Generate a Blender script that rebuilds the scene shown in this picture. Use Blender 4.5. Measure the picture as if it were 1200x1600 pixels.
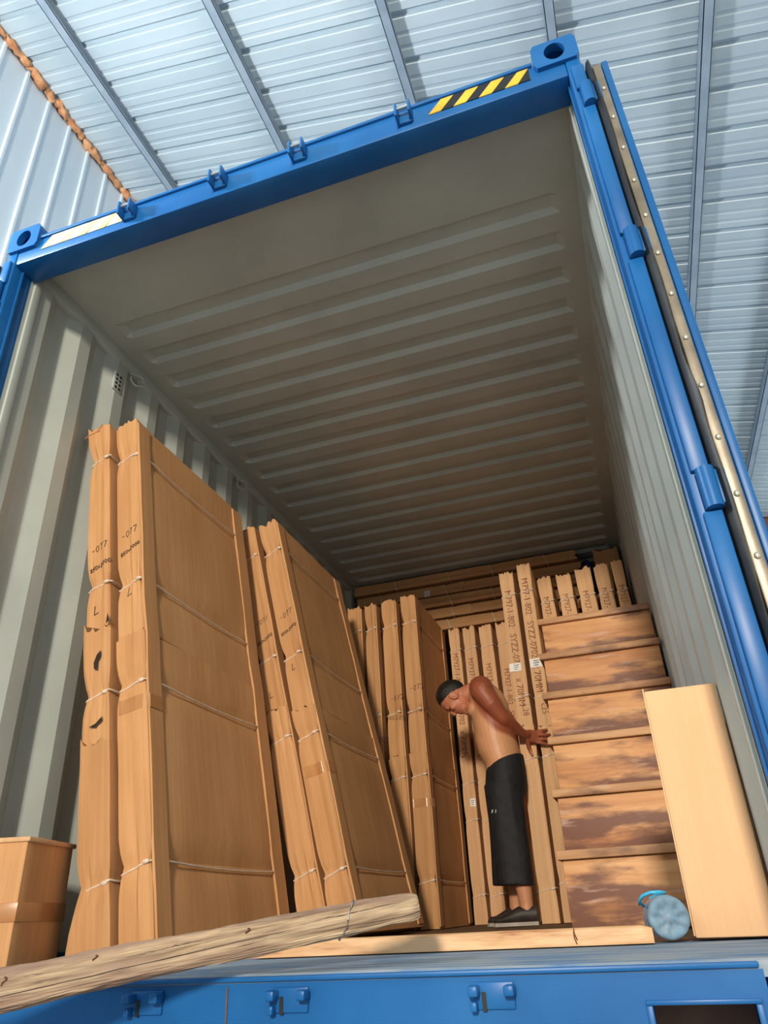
import bpy, bmesh, math, random
from mathutils import Vector, Matrix, noise

for o in list(bpy.data.objects):
    bpy.data.objects.remove(o, do_unlink=True)
SC = bpy.context.scene
COL = SC.collection

# ------------------------------------------------------------------ camera
cam_d = bpy.data.cameras.new('camera')
cam_d.sensor_fit = 'VERTICAL'
cam_d.sensor_height = 36.0
cam_d.sensor_width = 27.0
cam_d.lens = 1132.34 / 1600 * 36.0
cam_d.clip_start = 0.02
cam = bpy.data.objects.new('camera', cam_d)
COL.objects.link(cam)
_r = Vector((0.947039, 0.317872, -0.045548))
_d = Vector((-0.192670, 0.449002, -0.872511))
_f = Vector((-0.256896, 0.835078, 0.486466))
_m = Matrix((_r, -_d, -_f)).transposed().to_4x4()
_m.translation = Vector((0.918642, -1.610111, 0.081224))
cam.matrix_world = _m
SC.camera = cam

# ------------------------------------------------------------------ world, lights, exposure
W = bpy.data.worlds.new('sky')
SC.world = W
W.use_nodes = True
_bg = W.node_tree.nodes['Background']
_bg.inputs['Color'].default_value = (0.80, 0.90, 1.0, 1)
_bg.inputs['Strength'].default_value = 0.35


def area(name, loc, target, size, power, color, size_y=None):
    d = bpy.data.lights.new(name, 'AREA')
    d.energy = power
    d.color = color
    d.shape = 'RECTANGLE' if size_y else 'SQUARE'
    d.size = size
    if size_y:
        d.size_y = size_y
    o = bpy.data.objects.new(name, d)
    o.location = loc
    o.rotation_euler = (Vector(target) - Vector(loc)).to_track_quat('-Z', 'Y').to_euler()
    COL.objects.link(o)
    return o


# low daylight through the yard gate, far behind the photographer and a little to the right
area('yard_gate_daylight', (1.65, -11.0, 3.6), (0.1, 2.0, 1.3), 1.0, 1400, (1.0, 0.88, 0.72), 1.0)
# high window in the shed's left wall, just before the container
area('side_window_daylight', (-2.80, -1.3, 3.3), (0.4, 2.4, 6.0), 0.35, 190, (0.94, 0.97, 1.0), 0.35)
# added cool fill lamp inside the right wall, lifts the lower right roof
area('shed_side_fill', (9.0, 6.0, 0.6), (0.0, 6.0, 4.6), 9.0, 800, (0.84, 0.93, 1.0), 3.0)
# open end of the shed
area('shed_mouth_daylight', (2.0, -8.6, 1.2), (0.5, 2.0, 2.2), 8.0, 70, (0.84, 0.93, 1.0), 4.0)

SC.view_settings.view_transform = 'Standard'
SC.view_settings.look = 'None'
SC.view_settings.gamma = 1.0
SC.view_settings.use_curve_mapping = False
SC.view_settings.exposure = 0.0

# ------------------------------------------------------------------ materials
MATS = {}


def nmat(name, rough=0.6, metal=0.0):
    m = bpy.data.materials.new(name)
    m.use_nodes = True
    nt = m.node_tree
    b = nt.nodes['Principled BSDF']
    b.inputs['Roughness'].default_value = rough
    b.inputs['Metallic'].default_value = metal
    MATS[name] = m
    return m, nt, b


def srgb(r, g, b):
    def c(v):
        v /= 255.0
        return v / 12.92 if v <= 0.04045 else ((v + 0.055) / 1.055) ** 2.4
    return (c(r), c(g), c(b), 1.0)


def noise_ramp(nt, scale, stops, coord='Object', nscale=4.0, detail=5.0, rough=0.55, rnd=None):
    tc = nt.nodes.new('ShaderNodeTexCoord')
    mp = nt.nodes.new('ShaderNodeMapping')
    mp.inputs['Scale'].default_value = scale
    nt.links.new(tc.outputs[coord], mp.inputs['Vector'])
    if rnd:
        oi = nt.nodes.new('ShaderNodeObjectInfo')
        mu = nt.nodes.new('ShaderNodeMath')
        mu.operation = 'MULTIPLY'
        mu.inputs[1].default_value = rnd
        nt.links.new(oi.outputs['Random'], mu.inputs[0])
        cx = nt.nodes.new('ShaderNodeCombineXYZ')
        nt.links.new(mu.outputs[0], cx.inputs[0])
        nt.links.new(mu.outputs[0], cx.inputs[1])
        nt.links.new(cx.outputs[0], mp.inputs['Location'])
    n = nt.nodes.new('ShaderNodeTexNoise')
    n.inputs['Scale'].default_value = nscale
    n.inputs['Detail'].default_value = detail
    n.inputs['Roughness'].default_value = rough
    nt.links.new(mp.outputs[0], n.inputs['Vector'])
    r = nt.nodes.new('ShaderNodeValToRGB')
    els = r.color_ramp.elements
    while len(els) < len(stops):
        els.new(0.5)
    for e, (p, c) in zip(els, stops):
        e.position = p
        e.color = c
    nt.links.new(n.outputs['Fac'], r.inputs['Fac'])
    return r, n, mp


def mix(nt, fac, a, b, mode='MIX'):
    mx = nt.nodes.new('ShaderNodeMix')
    mx.data_type = 'RGBA'
    mx.blend_type = mode
    for sock, v in ((mx.inputs[0], fac), (mx.inputs[6], a), (mx.inputs[7], b)):
        if hasattr(v, 'is_linked') or isinstance(v, bpy.types.NodeSocket):
            nt.links.new(v, sock)
        else:
            sock.default_value = v
    return mx.outputs[2]


def bump(nt, b, height, strength=0.2, dist=0.01):
    bp = nt.nodes.new('ShaderNodeBump')
    bp.inputs['Strength'].default_value = strength
    bp.inputs['Distance'].default_value = dist
    nt.links.new(height, bp.inputs['Height'])
    nt.links.new(bp.outputs[0], b.inputs['Normal'])


def plain(name, stops, rough=0.5, metal=0.0, scale=(1, 1, 1), nscale=6.0, bmp=0.0, detail=5.0, rnd=None, spec=None):
    m, nt, b = nmat(name, rough, metal)
    r, n, mp = noise_ramp(nt, scale, stops, nscale=nscale, detail=detail, rnd=rnd)
    nt.links.new(r.outputs[0], b.inputs['Base Color'])
    if bmp:
        bump(nt, b, n.outputs['Fac'], bmp)
    if spec is not None:
        b.inputs['Specular IOR Level'].default_value = spec
    return m


def cardboard(name, base, dark, light, flute=0.91):
    m, nt, b = nmat(name, 0.72)
    b.inputs['Specular IOR Level'].default_value = 0.25
    r, n, mp = noise_ramp(nt, (1, 1, 0.25), [(0.25, dark), (0.5, base), (0.78, light)], nscale=5.0, detail=6.0, rnd=30.0)
    # fine flute lines running up the board
    r2, n2, mp2 = noise_ramp(nt, (1, 1, 0.012), [(0.3, (flute, flute, flute, 1)), (0.7, (1.04, 1.04, 1.04, 1))], nscale=90.0, detail=2.0, rnd=9.0)
    c = mix(nt, 1.0, r.outputs[0], r2.outputs[0], 'MULTIPLY')
    oi = nt.nodes.new('ShaderNodeObjectInfo')
    hs = nt.nodes.new('ShaderNodeHueSaturation')
    mr = nt.nodes.new('ShaderNodeMapRange')
    mr.inputs['To Min'].default_value = 0.92
    mr.inputs['To Max'].default_value = 1.06
    nt.links.new(oi.outputs['Random'], mr.inputs['Value'])
    nt.links.new(mr.outputs[0], hs.inputs['Value'])
    nt.links.new(c, hs.inputs['Color'])
    nt.links.new(hs.outputs[0], b.inputs['Base Color'])
    bump(nt, b, n2.outputs['Fac'], 0.12, 0.004)
    return m


cardboard('kraft', srgb(205, 153, 103), srgb(190, 138, 90), srgb(216, 166, 116))
cardboard('kraft_pale', srgb(224, 178, 132), srgb(212, 166, 120), srgb(232, 188, 142))
cardboard('kraft_cream', srgb(234, 188, 142), srgb(229, 182, 135), srgb(238, 194, 149), 0.98)
plain('container_blue', [(0.2, srgb(18, 82, 144)), (0.55, srgb(27, 97, 161)), (0.85, srgb(40, 111, 175))], 0.36, nscale=3.0, bmp=0.03, spec=0.3)
plain('sill_worn_top', [(0.35, srgb(160, 170, 178)), (0.5, srgb(140, 156, 172)), (0.66, srgb(92, 132, 178))], 0.85, scale=(1, 9, 4), nscale=5.0, spec=0.1)
plain('inner_paint', [(0.25, srgb(170, 176, 170)), (0.55, srgb(184, 190, 183)), (0.8, srgb(194, 199, 192))], 0.42, nscale=2.2, bmp=0.03)
plain('floor_plywood', [(0.3, srgb(96, 70, 48)), (0.7, srgb(128, 96, 66))], 0.7, scale=(6, 1, 1), nscale=4.0)
plain('rubber', [(0.3, srgb(16, 18, 17)), (0.7, srgb(34, 34, 31))], 0.45, nscale=20.0)
plain('retainer_metal', [(0.3, srgb(112, 104, 92)), (0.7, srgb(156, 146, 130))], 0.38, 0.35, nscale=9.0)
plain('rivet_metal', [(0.3, srgb(196, 190, 168)), (0.7, srgb(226, 222, 204))], 0.28, 0.6, nscale=9.0)
plain('zinc', [(0.3, srgb(130, 146, 160)), (0.7, srgb(168, 182, 192))], 0.45, 0.3, nscale=14.0)
plain('hazard_yellow', [(0.3, srgb(226, 168, 34)), (0.7, srgb(240, 190, 60))], 0.4, nscale=12.0)
plain('hazard_black', [(0.3, srgb(12, 14, 18)), (0.7, srgb(26, 28, 34))], 0.4, nscale=12.0)
plain('worn_tape_white', [(0.3, srgb(206, 206, 196)), (0.7, srgb(236, 236, 230))], 0.5, nscale=12.0)
plain('worn_tape_yellow', [(0.3, srgb(222, 198, 120)), (0.7, srgb(238, 222, 166))], 0.5, nscale=20.0)
plain('shed_sheet', [(0.25, srgb(176, 193, 202)), (0.5, srgb(188, 204, 211)), (0.8, srgb(200, 215, 221))], 0.42, scale=(0.25, 1, 1), nscale=2.0, bmp=0.02)
plain('shed_wall_sheet', [(0.25, srgb(190, 205, 216)), (0.75, srgb(208, 220, 228))], 0.42, scale=(1, 1, 0.2), nscale=2.0)
plain('purlin_steel', [(0.3, srgb(138, 156, 172)), (0.6, srgb(156, 172, 186)), (0.8, srgb(170, 182, 192))], 0.5, 0.1, nscale=5.0)
plain('rust_steel', [(0.3, srgb(78, 58, 52)), (0.7, srgb(112, 84, 74))], 0.7, nscale=6.0)
plain('foam', [(0.3, srgb(168, 106, 66)), (0.55, srgb(198, 142, 98)), (0.8, srgb(224, 186, 146))], 0.75, nscale=16.0, bmp=0.4)
plain('concrete', [(0.3, srgb(132, 130, 126)), (0.7, srgb(168, 166, 160))], 0.85, nscale=1.5)
plain('twine', [(0.3, srgb(206, 184, 160)), (0.7, srgb(232, 214, 194))], 0.3, nscale=40.0)
plain('ink', [(0.3, srgb(40, 26, 20)), (0.7, srgb(62, 40, 30))], 0.7, nscale=40.0)
plain('print_ink', [(0.3, srgb(122, 76, 52)), (0.7, srgb(156, 106, 76))], 0.7, nscale=60.0)
plain('label_paper', [(0.3, srgb(236, 232, 226)), (0.7, srgb(248, 246, 242))], 0.6, nscale=30.0)
plain('label_print', [(0.3, srgb(96, 96, 104)), (0.7, srgb(128, 128, 136))], 0.6, nscale=30.0)
plain('tape', [(0.3, srgb(178, 124, 78)), (0.7, srgb(192, 138, 90))], 0.22, nscale=12.0)
plain('blue_film', [(0.3, srgb(14, 34, 96)), (0.7, srgb(30, 60, 140))], 0.35, nscale=12.0)
plain('black_cloth', [(0.3, srgb(18, 18, 20)), (0.7, srgb(34, 34, 38))], 0.75, nscale=25.0, bmp=0.15)
plain('grey_mark', [(0.3, srgb(168, 168, 172)), (0.7, srgb(200, 200, 204))], 0.5, nscale=25.0)
plain('hair', [(0.3, srgb(14, 12, 11)), (0.7, srgb(36, 31, 28))], 0.5, nscale=120.0, bmp=0.5)
plain('shoe_black', [(0.3, srgb(38, 32, 30)), (0.7, srgb(60, 50, 46))], 0.55, nscale=25.0)
plain('shoe_sole', [(0.3, srgb(150, 140, 130)), (0.7, srgb(182, 172, 160))], 0.6, nscale=25.0)
plain('eye_dark', [(0.3, srgb(24, 16, 12)), (0.7, srgb(40, 28, 22))], 0.2, nscale=25.0)
plain('cyan_plastic', [(0.3, srgb(52, 168, 214)), (0.7, srgb(76, 190, 232))], 0.3, nscale=10.0)
plain('steel_wire', [(0.3, srgb(150, 146, 140)), (0.7, srgb(190, 186, 180))], 0.35, 0.7, nscale=20.0)
plain('tyre', [(0.3, srgb(22, 22, 22)), (0.7, srgb(38, 38, 38))], 0.8, nscale=20.0)
plain('crack_dark', [(0.3, srgb(30, 24, 20)), (0.7, srgb(52, 42, 36))], 0.9, nscale=20.0)
plain('rust_stain', [(0.3, srgb(78, 44, 30)), (0.7, srgb(112, 66, 46))], 0.8, nscale=20.0)


def wood(name, stops, scale, stain=None, streak=16.0, rough=0.6, knots=None, low=0.0):
    m, nt, b = nmat(name, rough)
    r, n, mp = noise_ramp(nt, scale, stops, nscale=streak, detail=7.0, rough=0.6, rnd=40.0)
    c = r.outputs[0]
    if stain:
        sc, lo, hi, colr, col2 = stain
        r2, n2, _ = noise_ramp(nt, sc, [(lo, (0, 0, 0, 1)), (hi, (1, 1, 1, 1))], nscale=3.0, detail=6.0, rnd=23.0)
        if low:   # scuffed and dirty towards the foot of each board
            tg = nt.nodes.new('ShaderNodeTexCoord')
            sx = nt.nodes.new('ShaderNodeSeparateXYZ')
            nt.links.new(tg.outputs['Generated'], sx.inputs[0])
            ma = nt.nodes.new('ShaderNodeMath')
            ma.operation = 'MULTIPLY_ADD'
            ma.inputs[1].default_value = -low
            ma.inputs[2].default_value = low * 0.62
            nt.links.new(sx.outputs[2], ma.inputs[0])
            ad = nt.nodes.new('ShaderNodeMath')
            nt.links.new(n2.outputs['Fac'], ad.inputs[0])
            nt.links.new(ma.outputs[0], ad.inputs[1])
            nt.links.new(ad.outputs[0], r2.inputs['Fac'])
        c = mix(nt, r2.outputs[0], c, colr)
        r3, n3, _ = noise_ramp(nt, (sc[0] * 1.3, sc[1], sc[2] * 2.2), [(0.60, (0, 0, 0, 1)), (0.70, (0.75, 0.75, 0.75, 1))], nscale=3.4, detail=8.0, rnd=57.0)
        c = mix(nt, r3.outputs[0], c, col2)
    if knots:
        v = nt.nodes.new('ShaderNodeTexVoronoi')
        v.inputs['Scale'].default_value = knots
        nt.links.new(mp.outputs[0], v.inputs['Vector'])
        rr = nt.nodes.new('ShaderNodeValToRGB')
        rr.color_ramp.elements[0].position = 0.03
        rr.color_ramp.elements[0].color = (1, 1, 1, 1)
        rr.color_ramp.elements[1].position = 0.10
        rr.color_ramp.elements[1].color = (0, 0, 0, 1)
        nt.links.new(v.outputs['Distance'], rr.inputs['Fac'])
        c = mix(nt, rr.outputs[0], c, srgb(86, 52, 34))
    nt.links.new(c, b.inputs['Base Color'])
    bump(nt, b, n.outputs['Fac'], 0.25, 0.006)
    return m


wood('riser_wood', [(0.3, srgb(176, 116, 72)), (0.5, srgb(208, 150, 98)), (0.72, srgb(230, 180, 126))], (0.10, 1, 1),
     stain=((1.0, 1, 4.0), 0.47, 0.60, srgb(122, 82, 64), srgb(204, 168, 146)), knots=1.0, low=0.26)
wood('tread_wood', [(0.3, srgb(150, 106, 72)), (0.5, srgb(190, 142, 98)), (0.72, srgb(212, 168, 122))], (0.10, 1, 1),
     stain=((1.0, 1, 3.0), 0.52, 0.66, srgb(120, 86, 66), srgb(200, 166, 140)))
wood('pine', [(0.34, srgb(158, 100, 66)), (0.44, srgb(206, 158, 112)), (0.60, srgb(226, 186, 142))], (0.10, 1, 1), streak=42.0)
wood('weathered', [(0.32, srgb(96, 76, 62)), (0.46, srgb(158, 134, 110)), (0.64, srgb(204, 180, 148))], (0.05, 1.0, 1.0),
     stain=((0.8, 3, 7.0), 0.46, 0.62, srgb(148, 122, 106), srgb(228, 206, 170)), streak=60.0, rough=0.85)

# translucent drinking water bottle plastic
m, nt, b = nmat('bottle_plastic', 0.08)
r, n, mp = noise_ramp(nt, (1, 1, 1), [(0.3, srgb(170, 200, 220)), (0.7, srgb(192, 218, 234))], nscale=8.0)
nt.links.new(r.outputs[0], b.inputs['Base Color'])
b.inputs['Transmission Weight'].default_value = 0.6
b.inputs['IOR'].default_value = 1.2

# skin colour comes from the 'tan' attribute: the arms are browner than the trunk
m, nt, b = nmat('skin', 0.5)
at = nt.nodes.new('ShaderNodeAttribute')
at.attribute_name = 'tan'
r, n, mp = noise_ramp(nt, (1, 1, 1), [(0.3, (0.92, 0.9, 0.9, 1)), (0.7, (1.05, 1.05, 1.05, 1))], nscale=14.0)
nt.links.new(mix(nt, 1.0, at.outputs['Color'], r.outputs[0], 'MULTIPLY'), b.inputs['Base Color'])
b.inputs['Subsurface Weight'].default_value = 0.06
b.inputs['Subsurface Radius'].default_value = (0.01, 0.004, 0.002)


# ------------------------------------------------------------------ building helpers
def link(name, me, mats, parent=None, smooth=None):
    o = bpy.data.objects.new(name, me)
    COL.objects.link(o)
    if isinstance(mats, str):
        mats = [mats]
    for mm in mats:
        me.materials.append(MATS[mm])
    if smooth is not None:
        me.polygons.foreach_set('use_smooth', [True] * len(me.polygons))
        me.set_sharp_from_angle(angle=math.radians(smooth))
    if parent:
        o.parent = parent
    return o


def obj(name, bm, mats, parent=None, smooth=None, recalc=True):
    if recalc:
        bmesh.ops.recalc_face_normals(bm, faces=bm.faces)
    me = bpy.data.meshes.new(name)
    bm.to_mesh(me)
    bm.free()
    return link(name, me, mats, parent, smooth)


def thing(name, label, cat, loc=(0, 0, 0), rot=(0, 0, 0), group=None):
    o = bpy.data.objects.new(name, None)
    o.empty_display_size = 0.05
    COL.objects.link(o)
    o.location = loc
    o.rotation_euler = rot
    o['label'] = label
    o['category'] = cat
    if group:
        o['group'] = group
    return o


def box(bm, x0, x1, y0, y1, z0, z1, bev=0.0, mat=0):
    r = bmesh.ops.create_cube(bm, size=1.0)
    vs = r['verts']
    for v in vs:
        v.co = Vector(((x0 + x1) / 2 + v.co.x * (x1 - x0), (y0 + y1) / 2 + v.co.y * (y1 - y0), (z0 + z1) / 2 + v.co.z * (z1 - z0)))
    fs = list({f for v in vs for f in v.link_faces})
    for f in fs:
        f.material_index = mat
    if bev:
        es = list({e for v in vs for e in v.link_edges})
        bmesh.ops.bevel(bm, geom=es, offset=bev, segments=2, affect='EDGES', profile=0.5)
    return vs


def boxo(name, x0, x1, y0, y1, z0, z1, mats, parent=None, bev=0.004):
    bm = bmesh.new()
    box(bm, x0, x1, y0, y1, z0, z1, bev)
    return obj(name, bm, mats, parent, smooth=40)


def frame_for(t):
    t = t.normalized()
    a = Vector((0, 0, 1)) if abs(t.z) < 0.9 else Vector((1, 0, 0))
    s = a.cross(t).normalized()
    return s, t.cross(s)


def tube(bm, pts, r, sides=8, closed=False, radii=None):
    pts = [Vector(p) for p in pts]
    n = len(pts)
    rings = []
    for i, p in enumerate(pts):
        a = pts[(i - 1) % n] if (closed or i > 0) else p
        b2 = pts[(i + 1) % n] if (closed or i < n - 1) else p
        s, u = frame_for(b2 - a)
        rr = radii[i] if radii else r
        rings.append([bm.verts.new(p + s * math.cos(k * 2 * math.pi / sides) * rr + u * math.sin(k * 2 * math.pi / sides) * rr) for k in range(sides)])
    m_ = n if closed else n - 1
    for i in range(m_):
        A, B = rings[i], rings[(i + 1) % n]
        for k in range(sides):
            bm.faces.new((A[k], A[(k + 1) % sides], B[(k + 1) % sides], B[k]))
    if not closed:
        bm.faces.new(rings[0][::-1])
        bm.faces.new(rings[-1])


def loft(bm, secs, sides=20, cap=True):
    """secs: list of (centre, axis_a, axis_b) - half-axis vectors of elliptical rings"""
    rings = []
    for c, a, b2 in secs:
        c, a, b2 = Vector(c), Vector(a), Vector(b2)
        rings.append([bm.verts.new(c + a * math.cos(k * 2 * math.pi / sides) + b2 * math.sin(k * 2 * math.pi / sides)) for k in range(sides)])
    for A, B in zip(rings, rings[1:]):
        for k in range(sides):
            bm.faces.new((A[k], A[(k + 1) % sides], B[(k + 1) % sides], B[k]))
    if cap:
        bm.faces.new(rings[0][::-1])
        bm.faces.new(rings[-1])


def ell(bm, c, r, rot=None, sub=3):
    res = bmesh.ops.create_icosphere(bm, subdivisions=sub, radius=1.0)
    for v in res['verts']:
        p = Vector((v.co.x * r[0], v.co.y * r[1], v.co.z * r[2]))
        if rot:
            p = rot @ p
        v.co = p + Vector(c)
    return res['verts']


def sheet(name, prof, axis_len, place, mats, parent=None, smooth=None, thick=0.0):
    """corrugated sheet from a profile polyline [(s, d)], swept along t in axis_len [t0, t1, ...]; place(s, d, t) -> xyz"""
    bm = bmesh.new()
    rows = [[bm.verts.new(place(s, d, t)) for s, d in prof] for t in axis_len]
    for A, B in zip(rows, rows[1:]):
        for k in range(len(A) - 1):
            bm.faces.new((A[k], A[k + 1], B[k + 1], B[k]))
    return obj(name, bm, mats, parent, smooth, recalc=False)


# ------------------------------------------------------------------ the shed
FLOOR_Z = -1.5


def structure(o):
    o['kind'] = 'structure'
    return o


bm = bmesh.new()
box(bm, -3.4, 9.4, -9, 16.4, FLOOR_Z - 0.2, FLOOR_Z)
structure(obj('floor', bm, 'concrete'))['label'] = 'grey concrete floor of the shed under the container'

ROOF = lambda x: 6.176 - 0.25 * x
prof = []
y = -9.0
while y < 16.2:
    # wide pan with two low stiffeners, then one deep rib
    prof += [(y, 0.0), (y + 0.085, 0.0), (y + 0.095, 0.004), (y + 0.12, 0.004), (y + 0.13, 0.0),
             (y + 0.19, 0.0), (y + 0.20, 0.004), (y + 0.225, 0.004), (y + 0.235, 0.0), (y + 0.292, 0.0),
             (y + 0.307, 0.034), (y + 0.337, 0.034), (y + 0.352, 0.0)]
    y += 0.358
ceiling = structure(sheet('ceiling', prof, [-3.4, 9.4], lambda s, d, t: (t, s, ROOF(t) + d), 'shed_sheet'))
ceiling['label'] = 'pale blue-grey ribbed metal roof sheeting above the container'

for px in (-2.42, -1.06, 0.24, 1.40, 2.43, 3.26, 4.5, 5.8, 7.1):
    zc = ROOF(px)
    bm = bmesh.new()
    # C-section: bottom flange, web, top flange
    box(bm, px - 0.036, px + 0.036, -9, 16.2, zc - 0.115, zc - 0.109)
    box(bm, px - 0.036, px - 0.030, -9, 16.2, zc - 0.115, zc - 0.012)
    box(bm, px - 0.036, px + 0.036, -9, 16.2, zc - 0.018, zc - 0.012)
    box(bm, px + 0.031, px + 0.036, -9, 16.2, zc - 0.115, zc - 0.095)
    obj('purlin', bm, 'purlin_steel', ceiling)
for ry in (9.6, 14.8):
    bm = bmesh.new()
    for a, b2 in ((0.0, 0.012), (0.188, 0.2)):
        for x0 in range(-3, 9):
            pass
    L = math.hypot(12.6, 12.6 * 0.25)
    ang = math.atan(0.25)
    mat4 = Matrix.Translation((3.0, ry, ROOF(3.0) - 0.24)) @ Matrix.Rotation(ang, 4, 'Y')
    vs = box(bm, -L / 2, L / 2, -0.06, 0.06, -0.11, -0.10) + box(bm, -L / 2, L / 2, -0.06, 0.06, 0.10, 0.11) + box(bm, -L / 2, L / 2, -0.005, 0.005, -0.11, 0.11)
    bmesh.ops.transform(bm, matrix=mat4, verts=bm.verts)
    obj('rafter', bm, 'rust_steel', ceiling)

prof = []
y = -3.0
while y < 16.2:
    prof += [(y, 0.0), (y + 0.232, 0.0), (y + 0.240, 0.022), (y + 0.262, 0.022), (y + 0.270, 0.0)]
    y += 0.272
WX = -3.05
wall_left = structure(sheet('wall_left', prof, [FLOOR_Z, 6.93], lambda s, d, t: (WX + d, s, t), 'shed_wall_sheet'))
wall_left['label'] = 'white ribbed metal wall of the shed at the left'
bm = bmesh.new()
box(bm, 9.2, 9.3, -9, 16.2, FLOOR_Z, 3.95)
structure(obj('wall_right', bm, 'shed_wall_sheet'))['label'] = 'far side wall of the shed'
bm = bmesh.new()
v = [bm.verts.new(p) for p in ((-3.05, 16.2, FLOOR_Z), (9.2, 16.2, FLOOR_Z), (9.2, 16.2, 3.87), (-3.05, 16.2, 6.94))]
bm.faces.new(v)
structure(obj('wall_back', bm, 'shed_wall_sheet'))['label'] = 'end wall of the shed behind the container'

# expanding foam along the seam of wall and roof
random.seed(4)
y = -0.4
while y < 4.4:
    ln = random.uniform(0.16, 0.34)
    bm = bmesh.new()
    n = max(4, int(ln / 0.035))
    pts, rad = [], []
    for i in range(n + 1):
        t = i / n
        pts.append((WX + 0.035 + random.uniform(-0.008, 0.01), y + t * ln, 6.895 + random.uniform(-0.02, 0.02)))
        rad.append((0.014 + 0.026 * math.sin(math.pi * min(1, max(0, t))) ** 0.5) * random.uniform(0.6, 1.3))
    tube(bm, pts, 0.04, 9, radii=rad)
    for vv in bm.verts:
        vv.co += noise.noise_vector(vv.co * 26) * 0.020
    obj('foam_bead', bm, 'foam', wall_left, smooth=80)
    y += ln - 0.015

# ------------------------------------------------------------------ the container
con = thing('shipping_container', 'open blue shipping container with ribbed grey-white inside, filled with cartons', 'container', (0, 0, -0.165))
CON_IN = Matrix.Translation((0, 0, 0.165))


def cpart(name, bm, mats, smooth=None, recalc=True, parent=None):
    bmesh.ops.transform(bm, matrix=CON_IN if parent is None else Matrix.Identity(4), verts=bm.verts)
    return obj(name, bm, mats, parent or con, smooth, recalc)


def cbox(name, dims, mats, bev=0.004, parent=None):
    bm = bmesh.new()
    box(bm, *dims, bev)
    return cpart(name, bm, mats, 40, parent=parent)


LEN = 6.0
# plywood floor
cbox('deck', (-1.17, 1.17, 0.502, LEN, -0.030, -0.004), 'floor_plywood', 0.0)
# corrugated side walls
for s in (-1, 1):
    prof = [(0.10, 0.0), (0.225, 0.0)] if s < 0 else [(0.10, 0.0), (0.19, 0.0)]
    y = prof[-1][0]
    while y < LEN - 0.3:
        prof += [(y + 0.068, 0.036), (y + 0.140, 0.036), (y + 0.208, 0.0), (y + 0.278, 0.0)]
        y += 0.278
    prof += [(LEN, 0.0)]
    bm = bmesh.new()
    rows = []
    for z in (-0.02, 2.64):
        rows.append([bm.verts.new((s * (1.168 + d), yy, z)) for yy, d in prof])
    for k in range(len(prof) - 1):
        f = (rows[0][k], rows[0][k + 1], rows[1][k + 1], rows[1][k])
        bm.faces.new(f if s > 0 else f[::-1])
    cpart('side_wall', bm, 'inner_paint', recalc=False)
    # outer skin so the wall has thickness
    bm = bmesh.new()
    rows = []
    for z in (-0.02, 2.64):
        rows.append([bm.verts.new((s * (1.172 + d), yy, z)) for yy, d in prof])
    for k in range(len(prof) - 1):
        bm.faces.new((rows[0][k], rows[0][k + 1], rows[1][k + 1], rows[1][k]))
    cpart('outer_skin', bm, 'container_blue', recalc=False)
    # top and bottom side rails
    cbox('top_rail', (min(s * 1.163, s * 1.219), max(s * 1.163, s * 1.219), 0.1, LEN, 2.63, 2.695), 'inner_paint', 0.006)
    cbox('bottom_rail', (min(s * 1.172, s * 1.219), max(s * 1.172, s * 1.219), 0.16, LEN, -0.16, 0.02), 'container_blue', 0.004)
cbox('front_end_wall', (-1.2, 1.2, LEN, LEN + 0.04, -0.16, 2.72), 'inner_paint', 0.0)

# corrugated roof: flat plate behind the header, then pressed ribs that stop short of the rails
ys = [(0.10, 0), (0.545, 0)]
y = 0.545
while y < LEN - 0.25:
    ys += [(y + 0.022, 1), (y + 0.090, 1), (y + 0.112, 0), (y + 0.209, 0)]
    y += 0.209
ys += [(LEN, 0)]
xs = [(-1.19, 0), (-1.085, 0), (-1.055, 1), (1.055, 1), (1.085, 0), (1.19, 0)]
for nm, mt, dz in (('roof_panel', 'inner_paint', 0.0), ('roof_skin', 'container_blue', 0.005)):
    bm = bmesh.new()
    rows = [[bm.verts.new((x, yy, 2.692 + dz + 0.024 * a * b2)) for x, a in xs] for yy, b2 in ys]
    for A, B in zip(rows, rows[1:]):
        for k in range(len(xs) - 1):
            bm.faces.new((A[k], A[k + 1], B[k + 1], B[k]))
    cpart(nm, bm, mt, recalc=False)
# four faint swages pressed in the front roof plate

# rear end frame: header, posts, sill
bm = bmesh.new()
box(bm, -1.17, 1.17, 0.004, 0.12, 2.585, 2.70, 0.006)
cpart('header_beam', bm, 'container_blue', 40)
bm = bmesh.new()
box(bm, -1.06, 1.06, -0.004, 0.10, 2.700, 2.716, 0.003)
cpart('header_gutter', bm, 'container_blue', 40)
for s in (-1, 1):
    d = sorted((s * 1.17, s * 1.219))
    cbox('corner_post', (d[0], d[1], 0.0, 0.12, 0.0, 2.66), 'container_blue', 0.005)
    d = sorted((s * 1.163, s * 1.176))
    cbox('post_liner', (d[0], d[1], 0.045, 0.056, 0.0, 2.60), 'container_blue', 0.002)
    d = sorted((s * 1.158, s * 1.18))
    cbox('inner_strip', (d[0], d[1], 0.118, 0.155, 0.0, 2.63), 'inner_paint', 0.003)


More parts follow.
